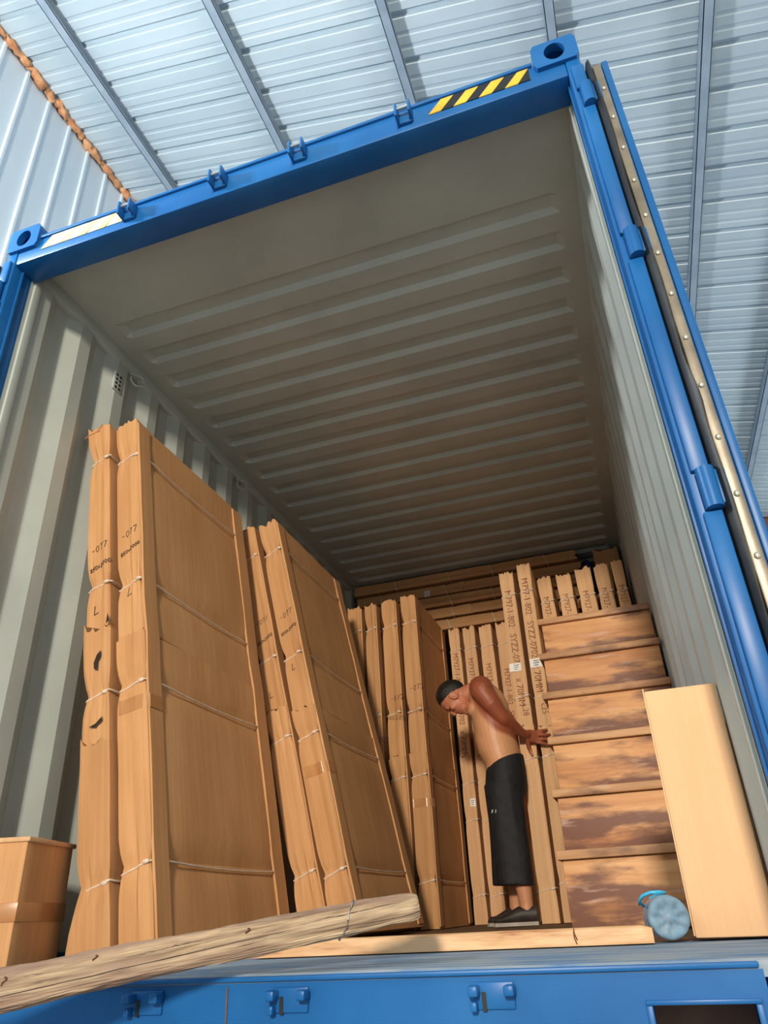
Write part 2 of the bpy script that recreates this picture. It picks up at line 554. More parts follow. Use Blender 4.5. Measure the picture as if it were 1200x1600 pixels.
def casting(x0, x1, z0, z1):
    """hollow corner casting with an oval hole in its front face and one in its outer side"""
    bm = bmesh.new()
    y0, y1 = -0.012, 0.165
    cx, cz = (x0 + x1) / 2, (z0 + z1) / 2
    n = 24
    outer, inner, deep = [], [], []
    for k in range(n):
        a = 2 * math.pi * k / n
        ca, sa = math.cos(a), math.sin(a)
        q = max(abs(ca) / ((x1 - x0) / 2), abs(sa) / ((z1 - z0) / 2))
        outer.append(bm.verts.new((cx + ca / q, y0, cz + sa / q)))
        inner.append(bm.verts.new((cx + 0.036 * ca, y0, cz + 0.047 * sa)))
        deep.append(bm.verts.new((cx + 0.036 * ca, y0 + 0.03, cz + 0.047 * sa)))
    back = [bm.verts.new((vv.co.x, y1, vv.co.z)) for vv in outer]
    wide = [bm.verts.new((cx + (vv.co.x - cx) * 0.86, y0 + 0.03, cz + (vv.co.z - cz) * 0.86)) for vv in outer]
    wback = [bm.verts.new((vv.co.x, y1 - 0.02, vv.co.z)) for vv in wide]
    for k in range(n):
        j = (k + 1) % n
        bm.faces.new((outer[k], outer[j], inner[j], inner[k]))
        bm.faces.new((inner[k], inner[j], deep[j], deep[k]))
        bm.faces.new((deep[k], deep[j], wide[j], wide[k]))
        bm.faces.new((wide[k], wide[j], wback[j], wback[k]))
        bm.faces.new((outer[j], outer[k], back[k], back[j]))
    bm.faces.new(wback)
    bm.faces.new(back)
    return cpart('corner_casting', bm, 'container_blue', 35)


casting(-1.222, -1.065, 2.655, 2.79)
casting(1.065, 1.222, 2.655, 2.79)
casting(-1.222, -1.065, -0.165, -0.045)
casting(1.065, 1.222, -0.165, -0.045)

# sill: top plate, front plate with a pocket near the right casting
bm = bmesh.new()
pr = [(0.0, -0.040), (0.0, -0.015), (0.006, -0.012), (0.20, -0.003), (0.50, -0.003), (0.50, -0.040)]
ra, rb = ([bm.verts.new((x, yy, zz)) for yy, zz in pr] for x in (-1.2, 1.2))
for i in range(6):
    j = (i + 1) % 6
    bm.faces.new((ra[i], ra[j], rb[j], rb[i]))
bm.faces.new(ra[::-1])
bm.faces.new(rb)
cpart('sill_plate', bm, 'sill_worn_top')
bm = bmesh.new()
HX0, HX1, HZ1 = 0.872, 1.04, -0.078
box(bm, -1.065, HX0, -0.002, 0.02, -0.165, -0.028, 0.0)
box(bm, HX0, HX1, -0.002, 0.02, HZ1, -0.028, 0.0)
box(bm, HX1, 1.065, -0.002, 0.02, -0.165, -0.028, 0.0)
box(bm, HX0, HX1, -0.002, 0.02, -0.165, -0.155, 0.0)
cpart('sill_front', bm, 'container_blue')
bm = bmesh.new()
for (a, b2, c, d) in ((HX0 - 0.012, HX1 + 0.012, HZ1, HZ1 + 0.008), (HX0 - 0.012, HX0, -0.160, HZ1), (HX1, HX1 + 0.012, -0.160, HZ1)):
    box(bm, a, b2, -0.007, 0.03, c, d, 0.002)
cpart('pocket_rim', bm, 'container_blue', 40)
cbox('pocket_back', (HX0 - 0.01, HX1 + 0.01, 0.16, 0.165, -0.165, -0.06), 'rust_steel', 0.0)
cbox('sill_nosing', (-1.06, 1.06, -0.008, 0.004, -0.026, -0.016), 'container_blue', 0.003)
cbox('sill_seam', (0.026, 0.030, -0.0045, -0.001, -0.165, -0.034), 'rust_steel', 0.001)


def keeper(x, z, up=False):
    """lock-bar keeper: backing plate with two hooked lugs"""
    bm = bmesh.new()
    box(bm, x - 0.040, x + 0.040, -0.008, 0.0, z - 0.022, z + 0.022, 0.003)
    k = cpart('lock_keeper', bm, 'container_blue', 40)
    for sx in (-1, 1):
        bm = bmesh.new()
        box(bm, x + sx * 0.034 - 0.010, x + sx * 0.034 + 0.010, -0.036, -0.006, z + 0.000, z + 0.018, 0.004)
        if sx < 0:
            box(bm, x - 0.042, x - 0.030, -0.026, -0.006, z - 0.024, z - 0.008, 0.003)
        bmesh.ops.transform(bm, matrix=CON_IN, verts=bm.verts)
        obj('keeper_lug', bm, 'zinc' if False else 'container_blue', k, 40)
    bm = bmesh.new()
    box(bm, x - 0.022, x - 0.014, -0.010, -0.0075, z - 0.024, z + 0.006, 0.0)
    bmesh.ops.transform(bm, matrix=CON_IN, verts=bm.verts)
    obj('keeper_slot', bm, 'rubber', k)


for x in (-0.164, 0.173, 0.59):
    keeper(x, -0.058)


def header_lug(x, z):
    bm = bmesh.new()
    box(bm, x - 0.030, x - 0.020, -0.050, 0.006, z - 0.038, z + 0.032, 0.003)
    box(bm, x + 0.020, x + 0.030, -0.050, 0.006, z - 0.030, z + 0.032, 0.003)
    box(bm, x - 0.026, x + 0.026, -0.010, 0.004, z - 0.036, z + 0.034, 0.003)
    k = cpart('cam_keeper', bm, 'container_blue', 40)
    bm = bmesh.new()
    tube(bm, [(x - 0.021, -0.036, z + 0.012), (x + 0.021, -0.036, z + 0.012)], 0.007, 10)
    bmesh.ops.transform(bm, matrix=CON_IN, verts=bm.verts)
    obj('keeper_pin', bm, 'zinc', k, 40)


for x in (-0.60, -0.183, 0.160, 0.585):
    header_lug(x, 2.652)

# hazard tape on the header: slanted yellow and black bars
for a, b2, mats, seedv in ((0.672, 1.045, ('hazard_yellow', 'hazard_black'), 0), (-1.045, -0.640, ('worn_tape_yellow', 'worn_tape_white'), 1)):
    random.seed(seedv)
    z0, z1 = 2.628, 2.694
    x = a
    k = 0
    wd = 0.047
    while x < b2 - 0.02:
        bm = bmesh.new()
        sl = 0.052
        top0, top1 = min(b2, x + sl), min(b2, x + wd + sl)
        bot0, bot1 = min(b2, x), min(b2, x + wd)
        if seedv:
            top0 += random.uniform(-0.006, 0.006)
            bot1 += random.uniform(-0.010, 0.004)
        pts = [(bot0, z0), (bot1, z0), (top1, z1), (top0, z1)]
        vf = [bm.verts.new((p[0], 0.0005, p[1])) for p in pts]
        vb = [bm.verts.new((p[0], 0.006, p[1])) for p in pts]
        bm.faces.new(vf)
        bm.faces.new(vb[::-1])
        for i in range(4):
            j = (i + 1) % 4
            bm.faces.new((vf[j], vf[i], vb[i], vb[j]))
        cpart('hazard_stripe', bm, mats[k % 2])
        x += wd
        k += 1


# doors folded back along the sides: skin, frame edge, rubber gasket, retainer strip, rivets, hinges
def door(s):
    def X(a, b2):
        return tuple(sorted((s * a, s * b2)))
    bm = bmesh.new()
    x = X(1.250, 1.292)
    box(bm, x[0], x[1], 0.0, 1.16, 0.02, 2.57, 0.006)
    d = cpart('door', bm, 'container_blue', 40)
    # wavy rubber gasket lip
    bm = bmesh.new()
    rows = []
    zz = 0.02
    while zz < 2.60:
        wv = 0.004 * math.sin(zz * 9.0) + 0.006 * math.exp(-((zz - 1.16) / 0.08) ** 2) * 1.6
        rows.append([(s * 1.224, 0.030, zz), (s * (1.228 + 0.2 * wv), -0.020, zz), (s * (1.240 + wv), -0.032, zz), (s * (1.248 + wv), -0.012, zz), (s * 1.246, 0.030, zz)])
        zz += 0.04
    vr = [[bm.verts.new(p) for p in r] for r in rows]
    for A, B in zip(vr, vr[1:]):
        for k in range(5):
            bm.faces.new((A[k], A[(k + 1) % 5], B[(k + 1) % 5], B[k]))
    bm.faces.new(vr[0])
    bm.faces.new(vr[-1][::-1])
    bmesh.ops.transform(bm, matrix=CON_IN, verts=bm.verts)
    obj('gasket', bm, 'rubber', d, 50)
    bm = bmesh.new()
    x = X(1.247, 1.273)
    box(bm, x[0], x[1], -0.014, 0.004, 0.03, 2.565, 0.003)
    bmesh.ops.transform(bm, matrix=CON_IN, verts=bm.verts)
    obj('retainer_strip', bm, 'retainer_metal', d, 40)
    zz = 0.10
    riv = None
    while zz < 2.56:
        bm = bmesh.new()
        ell(bm, (0, 0, 0), (0.0075, 0.005, 0.0085), sub=2)
        o = obj('rivet', bm, 'rivet_metal', d, 60) if riv is None else riv.copy()
        if riv is None:
            riv = o
        else:
            bm.free()
            COL.objects.link(o)
            o.parent = d
        o.location = (s * 1.260, -0.015, zz + 0.165)
        zz += 0.155
    bm = bmesh.new()
    x = X(1.277, 1.297)
    box(bm, x[0], x[1], -0.010, 0.05, 0.02, 2.575, 0.003)
    bmesh.ops.transform(bm, matrix=CON_IN, verts=bm.verts)
    obj('door_edge', bm, 'container_blue', d, 40)
    for zc in (0.25, 0.90, 1.71, 2.42):
        bm = bmesh.new()
        pts = [(s * 1.208, -0.016, zc - 0.052), (s * 1.208, -0.016, zc + 0.052)]
        tube(bm, pts, 0.021, 14)
        x = X(1.208, 1.250)
        box(bm, x[0], x[1], -0.022, 0.0, zc - 0.046, zc + 0.046, 0.004)
        bmesh.ops.transform(bm, matrix=CON_IN, verts=bm.verts)
        obj('hinge', bm, 'container_blue', d, 40)
    # upright hinge bars between the hinges
    edges = [0.02, 0.25, 0.90, 1.71, 2.42, 2.60]
    for a, b2 in zip(edges, edges[1:]):
        z0 = a + (0.054 if a > 0.1 else 0)
        z1 = b2 - (0.054 if b2 < 2.5 else 0)
        bm = bmesh.new()
        x = X(1.180, 1.222)
        box(bm, x[0], x[1], -0.014, 0.004, z0, z1, 0.005)
        bmesh.ops.transform(bm, matrix=CON_IN, verts=bm.verts)
        obj('hinge_bar', bm, 'container_blue', d, 40)
    return d


door(1)
door(-1)

# lashing rings and a vent on the left wall
for y in (0.83, 1.96):
    bm = bmesh.new()
    pts = [(-1.150 + 0.018 * math.cos(a) + 0.012, y + 0.030 * math.cos(a), 2.575 + 0.034 * math.sin(a)) for a in [i * 2 * math.pi / 20 for i in range(20)]]
    tube(bm, pts, 0.006, 8, closed=True)
    tube(bm, [(-1.165, y - 0.03, 2.61), (-1.140, y, 2.605), (-1.165, y + 0.03, 2.61)], 0.008, 8)
    cpart('lashing_ring', bm, 'inner_paint', 50)
bm = bmesh.new()
box(bm, -1.172, -1.163, 0.690, 0.752, 2.435, 2.545, 0.002)
vent = cpart('vent', bm, 'inner_paint', 40)
for i in range(2):
    for j in range(4):
        bm = bmesh.new()
        tube(bm, [(-1.164, 0.708 + i * 0.026, 2.453 + j * 0.025), (-1.1615, 0.708 + i * 0.026, 2.453 + j * 0.025)], 0.008, 10)
        bmesh.ops.transform(bm, matrix=CON_IN, verts=bm.verts)
        obj('vent_hole', bm, 'rubber', vent)

# trailer below the container
tr = thing('truck_trailer', 'steel trailer chassis carrying the blue container', 'trailer', (0, 0, FLOOR_Z))
for s in (-1, 1):
    boxo('chassis_beam', s * 0.45 - 0.07, s * 0.45 + 0.07, 0.3, 6.0, 0.98, 1.25, 'rust_steel', tr)
for y in (0.25, 2.0, 4.0, 5.9):
    boxo('cross_member', -1.18, 1.18, y - 0.08, y + 0.08, 1.25, 1.335, 'rust_steel', tr)
for y in (1.6, 2.9):
    boxo('axle', -1.0, 1.0, y - 0.06, y + 0.06, 0.44, 0.56, 'rust_steel', tr)
    boxo('suspension', -0.5, 0.5, y - 0.15, y + 0.15, 0.55, 1.0, 'rust_steel', tr)
    for s in (-1, 1):
        bm = bmesh.new()
        secs = [((s * (0.75 + d), y, 0.5), (0, r_, 0), (0, 0, r_)) for d, r_ in ((0.0, 0.42), (0.03, 0.5), (0.27, 0.5), (0.30, 0.42), (0.29, 0.28), (0.22, 0.24))]
        loft(bm, secs, 32)
        obj('wheel', bm, 'tyre', tr, 40)
boxo('landing_leg', -0.55, -0.40, 5.2, 5.35, 0.0, 1.0, 'rust_steel', tr)
boxo('landing_leg', 0.40, 0.55, 5.2, 5.35, 0.0, 1.0, 'rust_steel', tr)

# ------------------------------------------------------------------ cartons
GLYPH = {
    '0': [[(0.5, 1), (0.15, 0.8), (0.1, 0.35), (0.4, 0), (0.75, 0.25), (0.8, 0.75), (0.5, 1)]],
    '1': [[(0.3, 0.8), (0.5, 1), (0.45, 0)]],
    '2': [[(0.1, 0.8), (0.45, 1), (0.75, 0.75), (0.4, 0.4), (0.05, 0), (0.8, 0.05)]],
    '5': [[(0.8, 1), (0.25, 0.95), (0.15, 0.55), (0.6, 0.6), (0.75, 0.25), (0.4, 0), (0.05, 0.1)]],
    '7': [[(0.05, 0.95), (0.8, 1), (0.35, 0)]],
    '8': [[(0.5, 0.5), (0.15, 0.8), (0.5, 1), (0.8, 0.8), (0.2, 0.25), (0.45, 0), (0.8, 0.2), (0.5, 0.5)]],
    '9': [[(0.75, 0.7), (0.4, 0.5), (0.15, 0.8), (0.5, 1), (0.75, 0.75), (0.6, 0)]],
    '-': [[(0.1, 0.45), (0.7, 0.5)]],
    'x': [[(0.1, 0.7), (0.7, 0.1)], [(0.65, 0.75), (0.1, 0.05)]],
    'L': [[(0.3, 1), (0.1, 0.05), (0.85, 0.15)]],
}


def strokes(text, x, z, h, rise=0.25, pitch=0.72, seed=0):
    """handwritten text as polylines in the (x, z) plane"""
    rnd = random.Random(seed)
    out = []
    for i, ch in enumerate(text):
        for pl in GLYPH.get(ch, []):
            out.append([(x + (i * pitch + px * 0.66) * h + rnd.uniform(-.03, .03) * h, z + pz * h + (i * pitch + px * 0.66) * h * rise + rnd.uniform(-.04, .04) * h) for px, pz in pl])
    return out


def ribbon(bm, pl, surf, wd):
    """flat ink stroke lying on the front of a carton; surf(x, z) -> y"""
    for (xa, za), (xb, zb) in zip(pl, pl[1:]):
        d = Vector((xb - xa, zb - za))
        if d.length < 1e-6:
            continue
        nn = Vector((-d.y, d.x)).normalized() * wd / 2
        e = d.normalized() * wd * 0.3
        q = [(xa - e.x - nn.x, za - e.y - nn.y), (xb + e.x - nn.x, zb + e.y - nn.y), (xb + e.x + nn.x, zb + e.y + nn.y), (xa - e.x + nn.x, za - e.y + nn.y)]
        bm.faces.new([bm.verts.new((px, surf(px, pz) - 0.0012, pz)) for px, pz in q])


def carton(label, w, L, h, loc, lean=0.0, yaw=0.0, straps=(0.26, 0.875, 1.30, 1.93), join=1.05, seed=0, mat='kraft',
           write=None, pin=0.016, amp=0.005, flare=0.0, rot=None, group=None, stencil=None, stickers=(), flap=True, name='flat_carton',
           joint_off=0.006, notch=0.0, twine=True, tape_z=None, base_flare=0.0, mid=None, cat='carton', turn=None):
    """tall flat-pack carton: lower and upper sleeves pushed together, bound with twine. Local origin at its front bottom left corner."""
    root = thing(name, label, cat, loc, rot or (0, -lean, yaw), group)
    so = seed * 7.31
    rnd = random.Random(seed + 100)
    fr = [0.0, 0.05, 0.14, 0.24, 0.34, 0.44, 0.54, 0.63, 0.72, 0.80, 0.88, 0.95, 1.0]
    kx0 = rnd.uniform(0.62, 0.76)
    crease = {kx0 - 0.14: 0.1, kx0: 0.75, kx0 + 0.1: 1.0, 0.95: 0.55}
    cw = 0.010 * rnd.uniform(0.5, 1.3)

    def pinch(z):
        return sum(math.exp(-((z - zs) / 0.055) ** 2) + 0.5 * math.exp(-((z - zs) / 0.018) ** 2) for zs in straps) if twine else 0.0

    def bulge(z, zt):
        return flare * math.exp(-((z - zt) / 0.10) ** 2)

    def wob(x, y, z):
        return noise.noise(Vector((x * 9 + so, y * 3.1 + so, z * 2.3))) * amp + noise.noise(Vector((x * 30 + so, y * 11, z * 7 + so))) * amp * 0.5

    def wrk(x, z):
        near = sum(math.exp(-((z - zs) / 0.16) ** 2) for zs in straps) if twine else 0.0
        return noise.noise(Vector((x * 75 + so, z * 1.6, so))) * amp * (0.35 + 0.9 * min(1.2, near))

    def crz(f):
        ks = sorted(crease)
        if f <= 0.30 or f >= 1.0:
            return 0.0
        pts = [(0.30, 0.0)] + [(k, crease[k]) for k in ks] + [(1.0, 0.0)]
        for (a, va), (b2, vb) in zip(pts, pts[1:]):
            if a <= f <= b2:
                return va + (vb - va) * (f - a) / (b2 - a)
        return 0.0

    def front(x, z, off):
        f = min(1, max(0, x / w))
        return -off + pin * 0.55 * min(1.6, pinch(z)) - cw * crz(f) + wob(x, 0, z) + wrk(x, z)

    def sleeve(nm, z0, z1, off, top=True, jag=0.0):
        lv = set()
        nz = max(3, int((z1 - z0) / 0.07))
        for i in range(nz + 1):
            lv.add(round(z0 + (z1 - z0) * i / nz, 4))
        for zs in straps if twine else ():
            for dz in (-0.08, -0.04, -0.02, 0, 0.02, 0.04, 0.08):
                if z0 < zs + dz < z1:
                    lv.add(round(zs + dz, 4))
        lv = sorted(lv)
        bm = bmesh.new()
        rings = []
        ny = 7
        for z in lv:
            ring = []
            tp = min(1.6, pinch(z)) * pin
            bl = bulge(z, h) if flare else 0.0
            bf = base_flare * math.exp(-(z / 0.10) ** 2)
            near_top = max(0.0, 1 - (z1 - z) / 0.02) if top else 0.0
            near_bot = max(0.0, 1 - (z - z0) / 0.02)
            xl = -off + tp * 0.5 - bl - bf
            xr = w + off - tp * 0.5
            for f in fr:  # front, left to right
                x = xl + (xr - xl) * f
                yy = front(f * w, z, off)
                zj = z + near_top * (noise.noise(Vector((f * 7 + so, 1.7, so))) * (0.028 + jag)) - near_bot * (noise.noise(Vector((f * 5 + so, 9.7, so))) * 0.006 if z0 > 0.1 else 0)
                ring.append((x, yy, zj))
            for k in range(1, ny):  # right broad face
                f = k / ny
                ring.append((xr + wob(w, f * L, z) * 0.8 - 0.2 * tp, f * L, z + near_top * noise.noise(Vector((4.4, f * 5, so))) * 0.010))
            for f in (1.0, 0.5, 0.0):  # back
                ring.append((xl + (xr - xl) * f, L + off - tp * 0.5, z))
            for k in range(ny - 1, 0, -1):  # left broad face
                f = k / ny
                ring.append((xl + wob(0, f * L, z) * 0.8, f * L, z))
            rings.append([bm.verts.new(p) for p in ring])
        n = len(rings[0])
        for A, B in zip(rings, rings[1:]):
            for k in range(n):
                bm.faces.new((A[k], A[(k + 1) % n], B[(k + 1) % n], B[k]))
        bm.faces.new(rings[0][::-1])
        bm.faces.new(rings[-1])
        return obj(nm, bm, mat, root, 28)

    offs = joint_off
    if join:
        sleeve('upper_sleeve', join - 0.06, h, 0.0)
        if mid:
            sleeve('lower_sleeve', 0.0, mid, offs + 0.004, top=True, jag=0.01)
            sleeve('middle_sleeve', mid - 0.03, join, offs, top=True, jag=0.02)
        else:
            sleeve('lower_sleeve', 0.0, join, offs, top=True)
    else:
        sleeve('sleeve', 0.0, h, 0.0)

    def off_at(z):
        return offs if (join and z < join) else 0.0

    if flap:
        # folded flaps lying on the broad face along its two upright edges
        for y0, y1 in ((0.0, 0.085), (L - 0.10, L)):
            bm = bmesh.new()
            zt = h - 0.012
            n = 14
            rows = []
            for i in range(n + 1):
                z = 0.012 + (zt - 0.012) * i / n
                o2 = off_at(z) + 0.0065 - 0.004 * min(1, pinch(z)) * 0.6
                rows.append([bm.verts.new((w + o2 + 0.001 * math.sin(i * 2.1), y0 + 0.002, z)), bm.verts.new((w + o2, y1 - 0.002, z)), bm.verts.new((w + o2 - 0.009, y1, z)), bm.verts.new((w + o2 - 0.009, y0, z))])
            for A, B in zip(rows, rows[1:]):
                for k in range(4):
                    bm.faces.new((A[k], A[(k + 1) % 4], B[(k + 1) % 4], B[k]))
            bm.faces.new(rows[0])
            bm.faces.new(rows[-1])
            obj('edge_flap', bm, mat, root, 30)
    if twine:
        for zs in straps:
            if zs > h:
                continue
            off = off_at(zs)
            bm = bmesh.new()
            pts = []
            tl = rnd.uniform(-0.012, 0.012)
            for f in fr:
                pts.append((f * w, front(f * w, zs, off) - 0.0035, zs - 0.02 + 0.02 * f + tl * 0.3))
            xr = w + off - pin * 0.75
            sag = rnd.uniform(0.004, 0.016)
            pts.append((xr + 0.008, 0.03, zs))
            for k in range(1, 8):
                f = k / 8
                pts.append((xr + 0.0095 + (0.006 if k in (1, 7) else 0.002), f * L, zs - sag * math.sin(math.pi * f) + tl * f))
            pts.append((xr, L + off, zs + tl))
            pts.append((0.0, L + off, zs))
            for k in range(7, 0, -1):
                pts.append((-off - 0.003, k / 8 * L, zs - 0.02))
            tube(bm, pts, 0.0040, 5, closed=True)
            s_ = obj('twine', bm, 'twine', root, 60)
            bm = bmesh.new()
            kx = w * rnd.uniform(0.80, 0.9)
            ell(bm, (kx, front(kx, zs, off) - 0.005, zs - 0.003), (0.014, 0.006, 0.008), sub=2)
            obj('twine_knot', bm, 'twine', s_, 60)
    if tape_z:
        for tz in tape_z:
            off = off_at(tz)
            bm = bmesh.new()
            hz = 0.026
            rows = []
            for z in (tz - hz, tz, tz + hz):
                rows.append([bm.verts.new((f * w, front(f * w, z, off) - 0.001, z)) for f in fr] + [bm.verts.new((w + off + 0.0085, yy, z)) for yy in (0.004, 0.04, 0.08)])
            for A, B in zip(rows, rows[1:]):
                for k in range(len(A) - 1):
                    bm.faces.new((A[k], A[k + 1], B[k + 1], B[k]))
            obj('packing_tape', bm, 'tape', root, 40)
    if write:
        bm = bmesh.new()
        for (txt, x, z, hh, rise) in write:
            for pl in strokes(txt, x, z, hh, rise, seed=seed):
                ribbon(bm, pl, lambda px, pz: front(px, pz, off_at(pz)), hh * (0.09 if hh > 0.02 else 0.17))
        obj('handwriting', bm, 'ink', root)['kind'] = 'stuff'
    if stencil:
        allbm = bmesh.new()
        for (txt, x, ztop, size) in stencil:
            cu = bpy.data.curves.new('txt', 'FONT')
            cu.body = txt
            cu.size = size
            cu.resolution_u = 2
            to = bpy.data.objects.new('txt', cu)
            COL.objects.link(to)
            bpy.context.view_layer.update()
            dg = bpy.context.evaluated_depsgraph_get()
            me = bpy.data.meshes.new_from_object(to.evaluated_get(dg))
            bpy.data.objects.remove(to, do_unlink=True)
            bm = bmesh.new()
            bm.from_mesh(me)
            bpy.data.meshes.remove(me)
            bmesh.ops.subdivide_edges(bm, edges=[e for e in bm.edges if e.calc_length() > 0.05], cuts=1)
            for vv in bm.verts:  # reads from top to bottom
                px, pz = x + vv.co.y * 1.15, ztop - vv.co.x
                vv.co = Vector((px, front(px, pz, off_at(pz)) - 0.0012, pz))
            tmp = bpy.data.meshes.new('t')
            bm.to_mesh(tmp)
            bm.free()
            allbm.from_mesh(tmp)
            bpy.data.meshes.remove(tmp)
        obj('stencil_print', allbm, 'print_ink', root, recalc=False)['kind'] = 'stuff'
    for (x0, x1, z0, z1) in stickers:
        off = off_at((z0 + z1) / 2)
        bm = bmesh.new()
        xs_ = [x0 + (x1 - x0) * i / 4 for i in range(5)]
        rows = [[bm.verts.new((x, front(max(0, x), z, off) - 0.0022 - (0.004 if x < 0.02 else 0), z)) for x in xs_] for z in (z0, (z0 + z1) / 2, z1)]
        for A, B in zip(rows, rows[1:]):
            for k in range(4):
                bm.faces.new((A[k], A[k + 1], B[k + 1], B[k]))
        st = obj('paper_label', bm, 'label_paper', root, 60, recalc=False)
        bm = bmesh.new()
        for i in range(3):
            zz = z1 - (i + 1) * (z1 - z0) / 4
            xa, xb = x0 + (x1 - x0) * 0.25, x1 - (x1 - x0) * (0.15 + 0.1 * i)
            bm.faces.new([bm.verts.new((px, front(px, pz, off) - 0.0042, pz)) for px, pz in ((xa, zz - 0.0022), (xb, zz - 0.0022), (xb, zz + 0.0022), (xa, zz + 0.0022))])
        obj('label_lines', bm, 'label_print', st)
    return root


R = math.radians
GW = 'tall flat cartons leaning on the left container wall'
# front pair
a1 = carton('damaged narrow kraft carton with a torn top and a hole, leaning beside the container wall', 0.104, 0.97, 2.11,
            (-0.812, 0.58, 0.006), R(9.1), straps=(0.20, 0.84, 1.30, 1.93), join=1.10, mid=0.66, seed=1, group=GW, flare=0.012, base_flare=0.035, amp=0.007,
            write=[('-077', 0.020, 1.44, 0.028, 0.2), ('850x2000', 0.014, 1.355, 0.0165, 0.3), ('L', 0.034, 1.16, 0.036, 0.1)], flap=False)
bm = bmesh.new()   # torn hole and tears in the damaged carton
pts = [(0.048, 0.955), (0.062, 0.985), (0.080, 0.998), (0.078, 0.972), (0.066, 0.958), (0.064, 0.925), (0.050, 0.930)]
bm.faces.new([bm.verts.new((x, -0.018, z)) for x, z in pts])
for pl in ([(0.03, 0.715), (0.06, 0.722), (0.088, 0.742), (0.086, 0.726), (0.058, 0.708)], [(0.10, 1.10), (0.108, 1.145), (0.116, 1.11)]):
    bm.faces.new([bm.verts.new((x, -0.018, z)) for x, z in pl])
obj('torn_hole', bm, 'crack_dark', a1)
bm = bmesh.new()   # crumpled torn flap standing up at its top
vt = [bm.verts.new(p) for p in ((-0.03, -0.004, 2.08), (0.05, -0.006, 2.09), (0.055, 0.01, 2.135), (0.03, 0.03, 2.15), (0.0, 0.02, 2.128), (-0.028, 0.03, 2.125))]
vb = [bm.verts.new(v_.co + Vector((0.0, 0.006, -0.002))) for v_ in vt]
bm.faces.new(vt)
bm.faces.new(vb[::-1])
for i in range(6):
    bm.faces.new((vt[(i + 1) % 6], vt[i], vb[i], vb[(i + 1) % 6]))
obj('torn_flap', bm, 'kraft', a1)
carton('large upright kraft carton nearest the door, its broad brown side turned to the aisle', 0.112, 0.965, 2.11,
       (-0.672, 0.60, 0.0), R(9.5), seed=2, join=1.06, group=GW, tape_z=(0.79,), base_flare=0.0,
       write=[('-077', 0.022, 1.50, 0.028, 0.25), ('850x2000', 0.016, 1.42, 0.0165, 0.32), ('L', 0.040, 1.235, 0.036, 0.1)])
# second pair
carton('half hidden kraft carton leaning behind the front pair, deep shadow on its left edge', 0.112, 0.96, 2.11,
       (-0.556, 1.69, 0.0), R(12.2), seed=3, join=1.02, group=GW,
       write=[('-077', 0.030, 1.49, 0.026, 0.2), ('850x2000', 0.016, 1.38, 0.0165, 0.3), ('L', 0.036, 1.08, 0.034, 0.1)])
carton('leaning kraft carton of the second pair, marked L, broad side to the aisle', 0.112, 0.965, 2.11,
       (-0.405, 1.68, 0.0), R(12.2), seed=4, join=1.0, group=GW, tape_z=(0.70,),
       write=[('-077', 0.024, 1.50, 0.028, 0.25), ('850x2000', 0.014, 1.41, 0.0165, 0.32), ('L', 0.036, 1.21, 0.036, 0.1)])
# third row, deeper in
carton('dark kraft carton squeezed between the wall and the third row of cartons', 0.085, 0.88, 2.085, (-0.985, 3.20, 0.0), R(1.0), seed=5, group=GW)
carton('shaded kraft carton, leftmost of the four in the third row', 0.104, 0.88, 2.11, (-0.866, 3.20, 0.0), R(0.6), seed=6, group=GW)
carton('kraft carton second from the left in the third row, much handwriting on it', 0.086, 0.88, 2.11, (-0.725, 3.18, 0.0), R(0.6), seed=7, group=GW, join=0.98,
       write=[('-077', 0.03, 1.27, 0.034, 0.1), ('7x200', 0.012, 1.10, 0.034, 0.1), ('7', 0.04, 0.94, 0.06, 0.1)])
carton('kraft carton third from the left in the third row, two lines of handwriting', 0.106, 0.88, 2.115, (-0.598, 3.18, 0.0), R(0.4), seed=8, group=GW, join=1.00,
       write=[('-077', 0.03, 1.37, 0.034, 0.1), ('850x2000', 0.012, 1.25, 0.026, -0.1)])
carton('kraft carton at the right end of the third row, beside the bending man', 0.106, 0.88, 2.125, (-0.449, 3.16, 0.0), R(0.3), seed=9, group=GW, join=1.01, tape_z=(0.70,),
       write=[('-077', 0.03, 1.42, 0.034, 0.1), ('850x2000', 0.010, 1.27, 0.026, 0.1)])

# upright stencilled cartons behind the man
GD = 'upright stencilled cartons behind the man'
TXT = 'M7927-1-802   SYZZ-0702   x 70MM'
for i, (x0, w, h, lab) in enumerate((
        (-0.295, 0.100, 2.10, 'narrow stencilled carton behind the head of the man, leftmost of its row'),
        (-0.178, 0.110, 2.095, 'narrow carton second from the left behind the shoulder of the man'),
        (-0.045, 0.115, 2.095, 'narrow stencilled carton third from the left, behind the back of the man'),
        (0.092, 0.112, 2.09, 'narrow carton in the back row, partly hidden by the two tallest cartons'))):
    carton(lab, w - 0.012, 0.95, h, (x0, 3.95, 0.0), 0.0, joint_off=0.003, seed=20 + i, group=GD, straps=(0.18, 0.66, 0.92, 1.93), join=1.10, mat='kraft_pale', flap=False, amp=0.002, pin=0.006,
           stencil=[(TXT, w * 0.22, 1.90 - 0.06 * i, 0.052)], stickers=((0.045, 0.085, 0.745, 0.80),) if i == 0 else ())
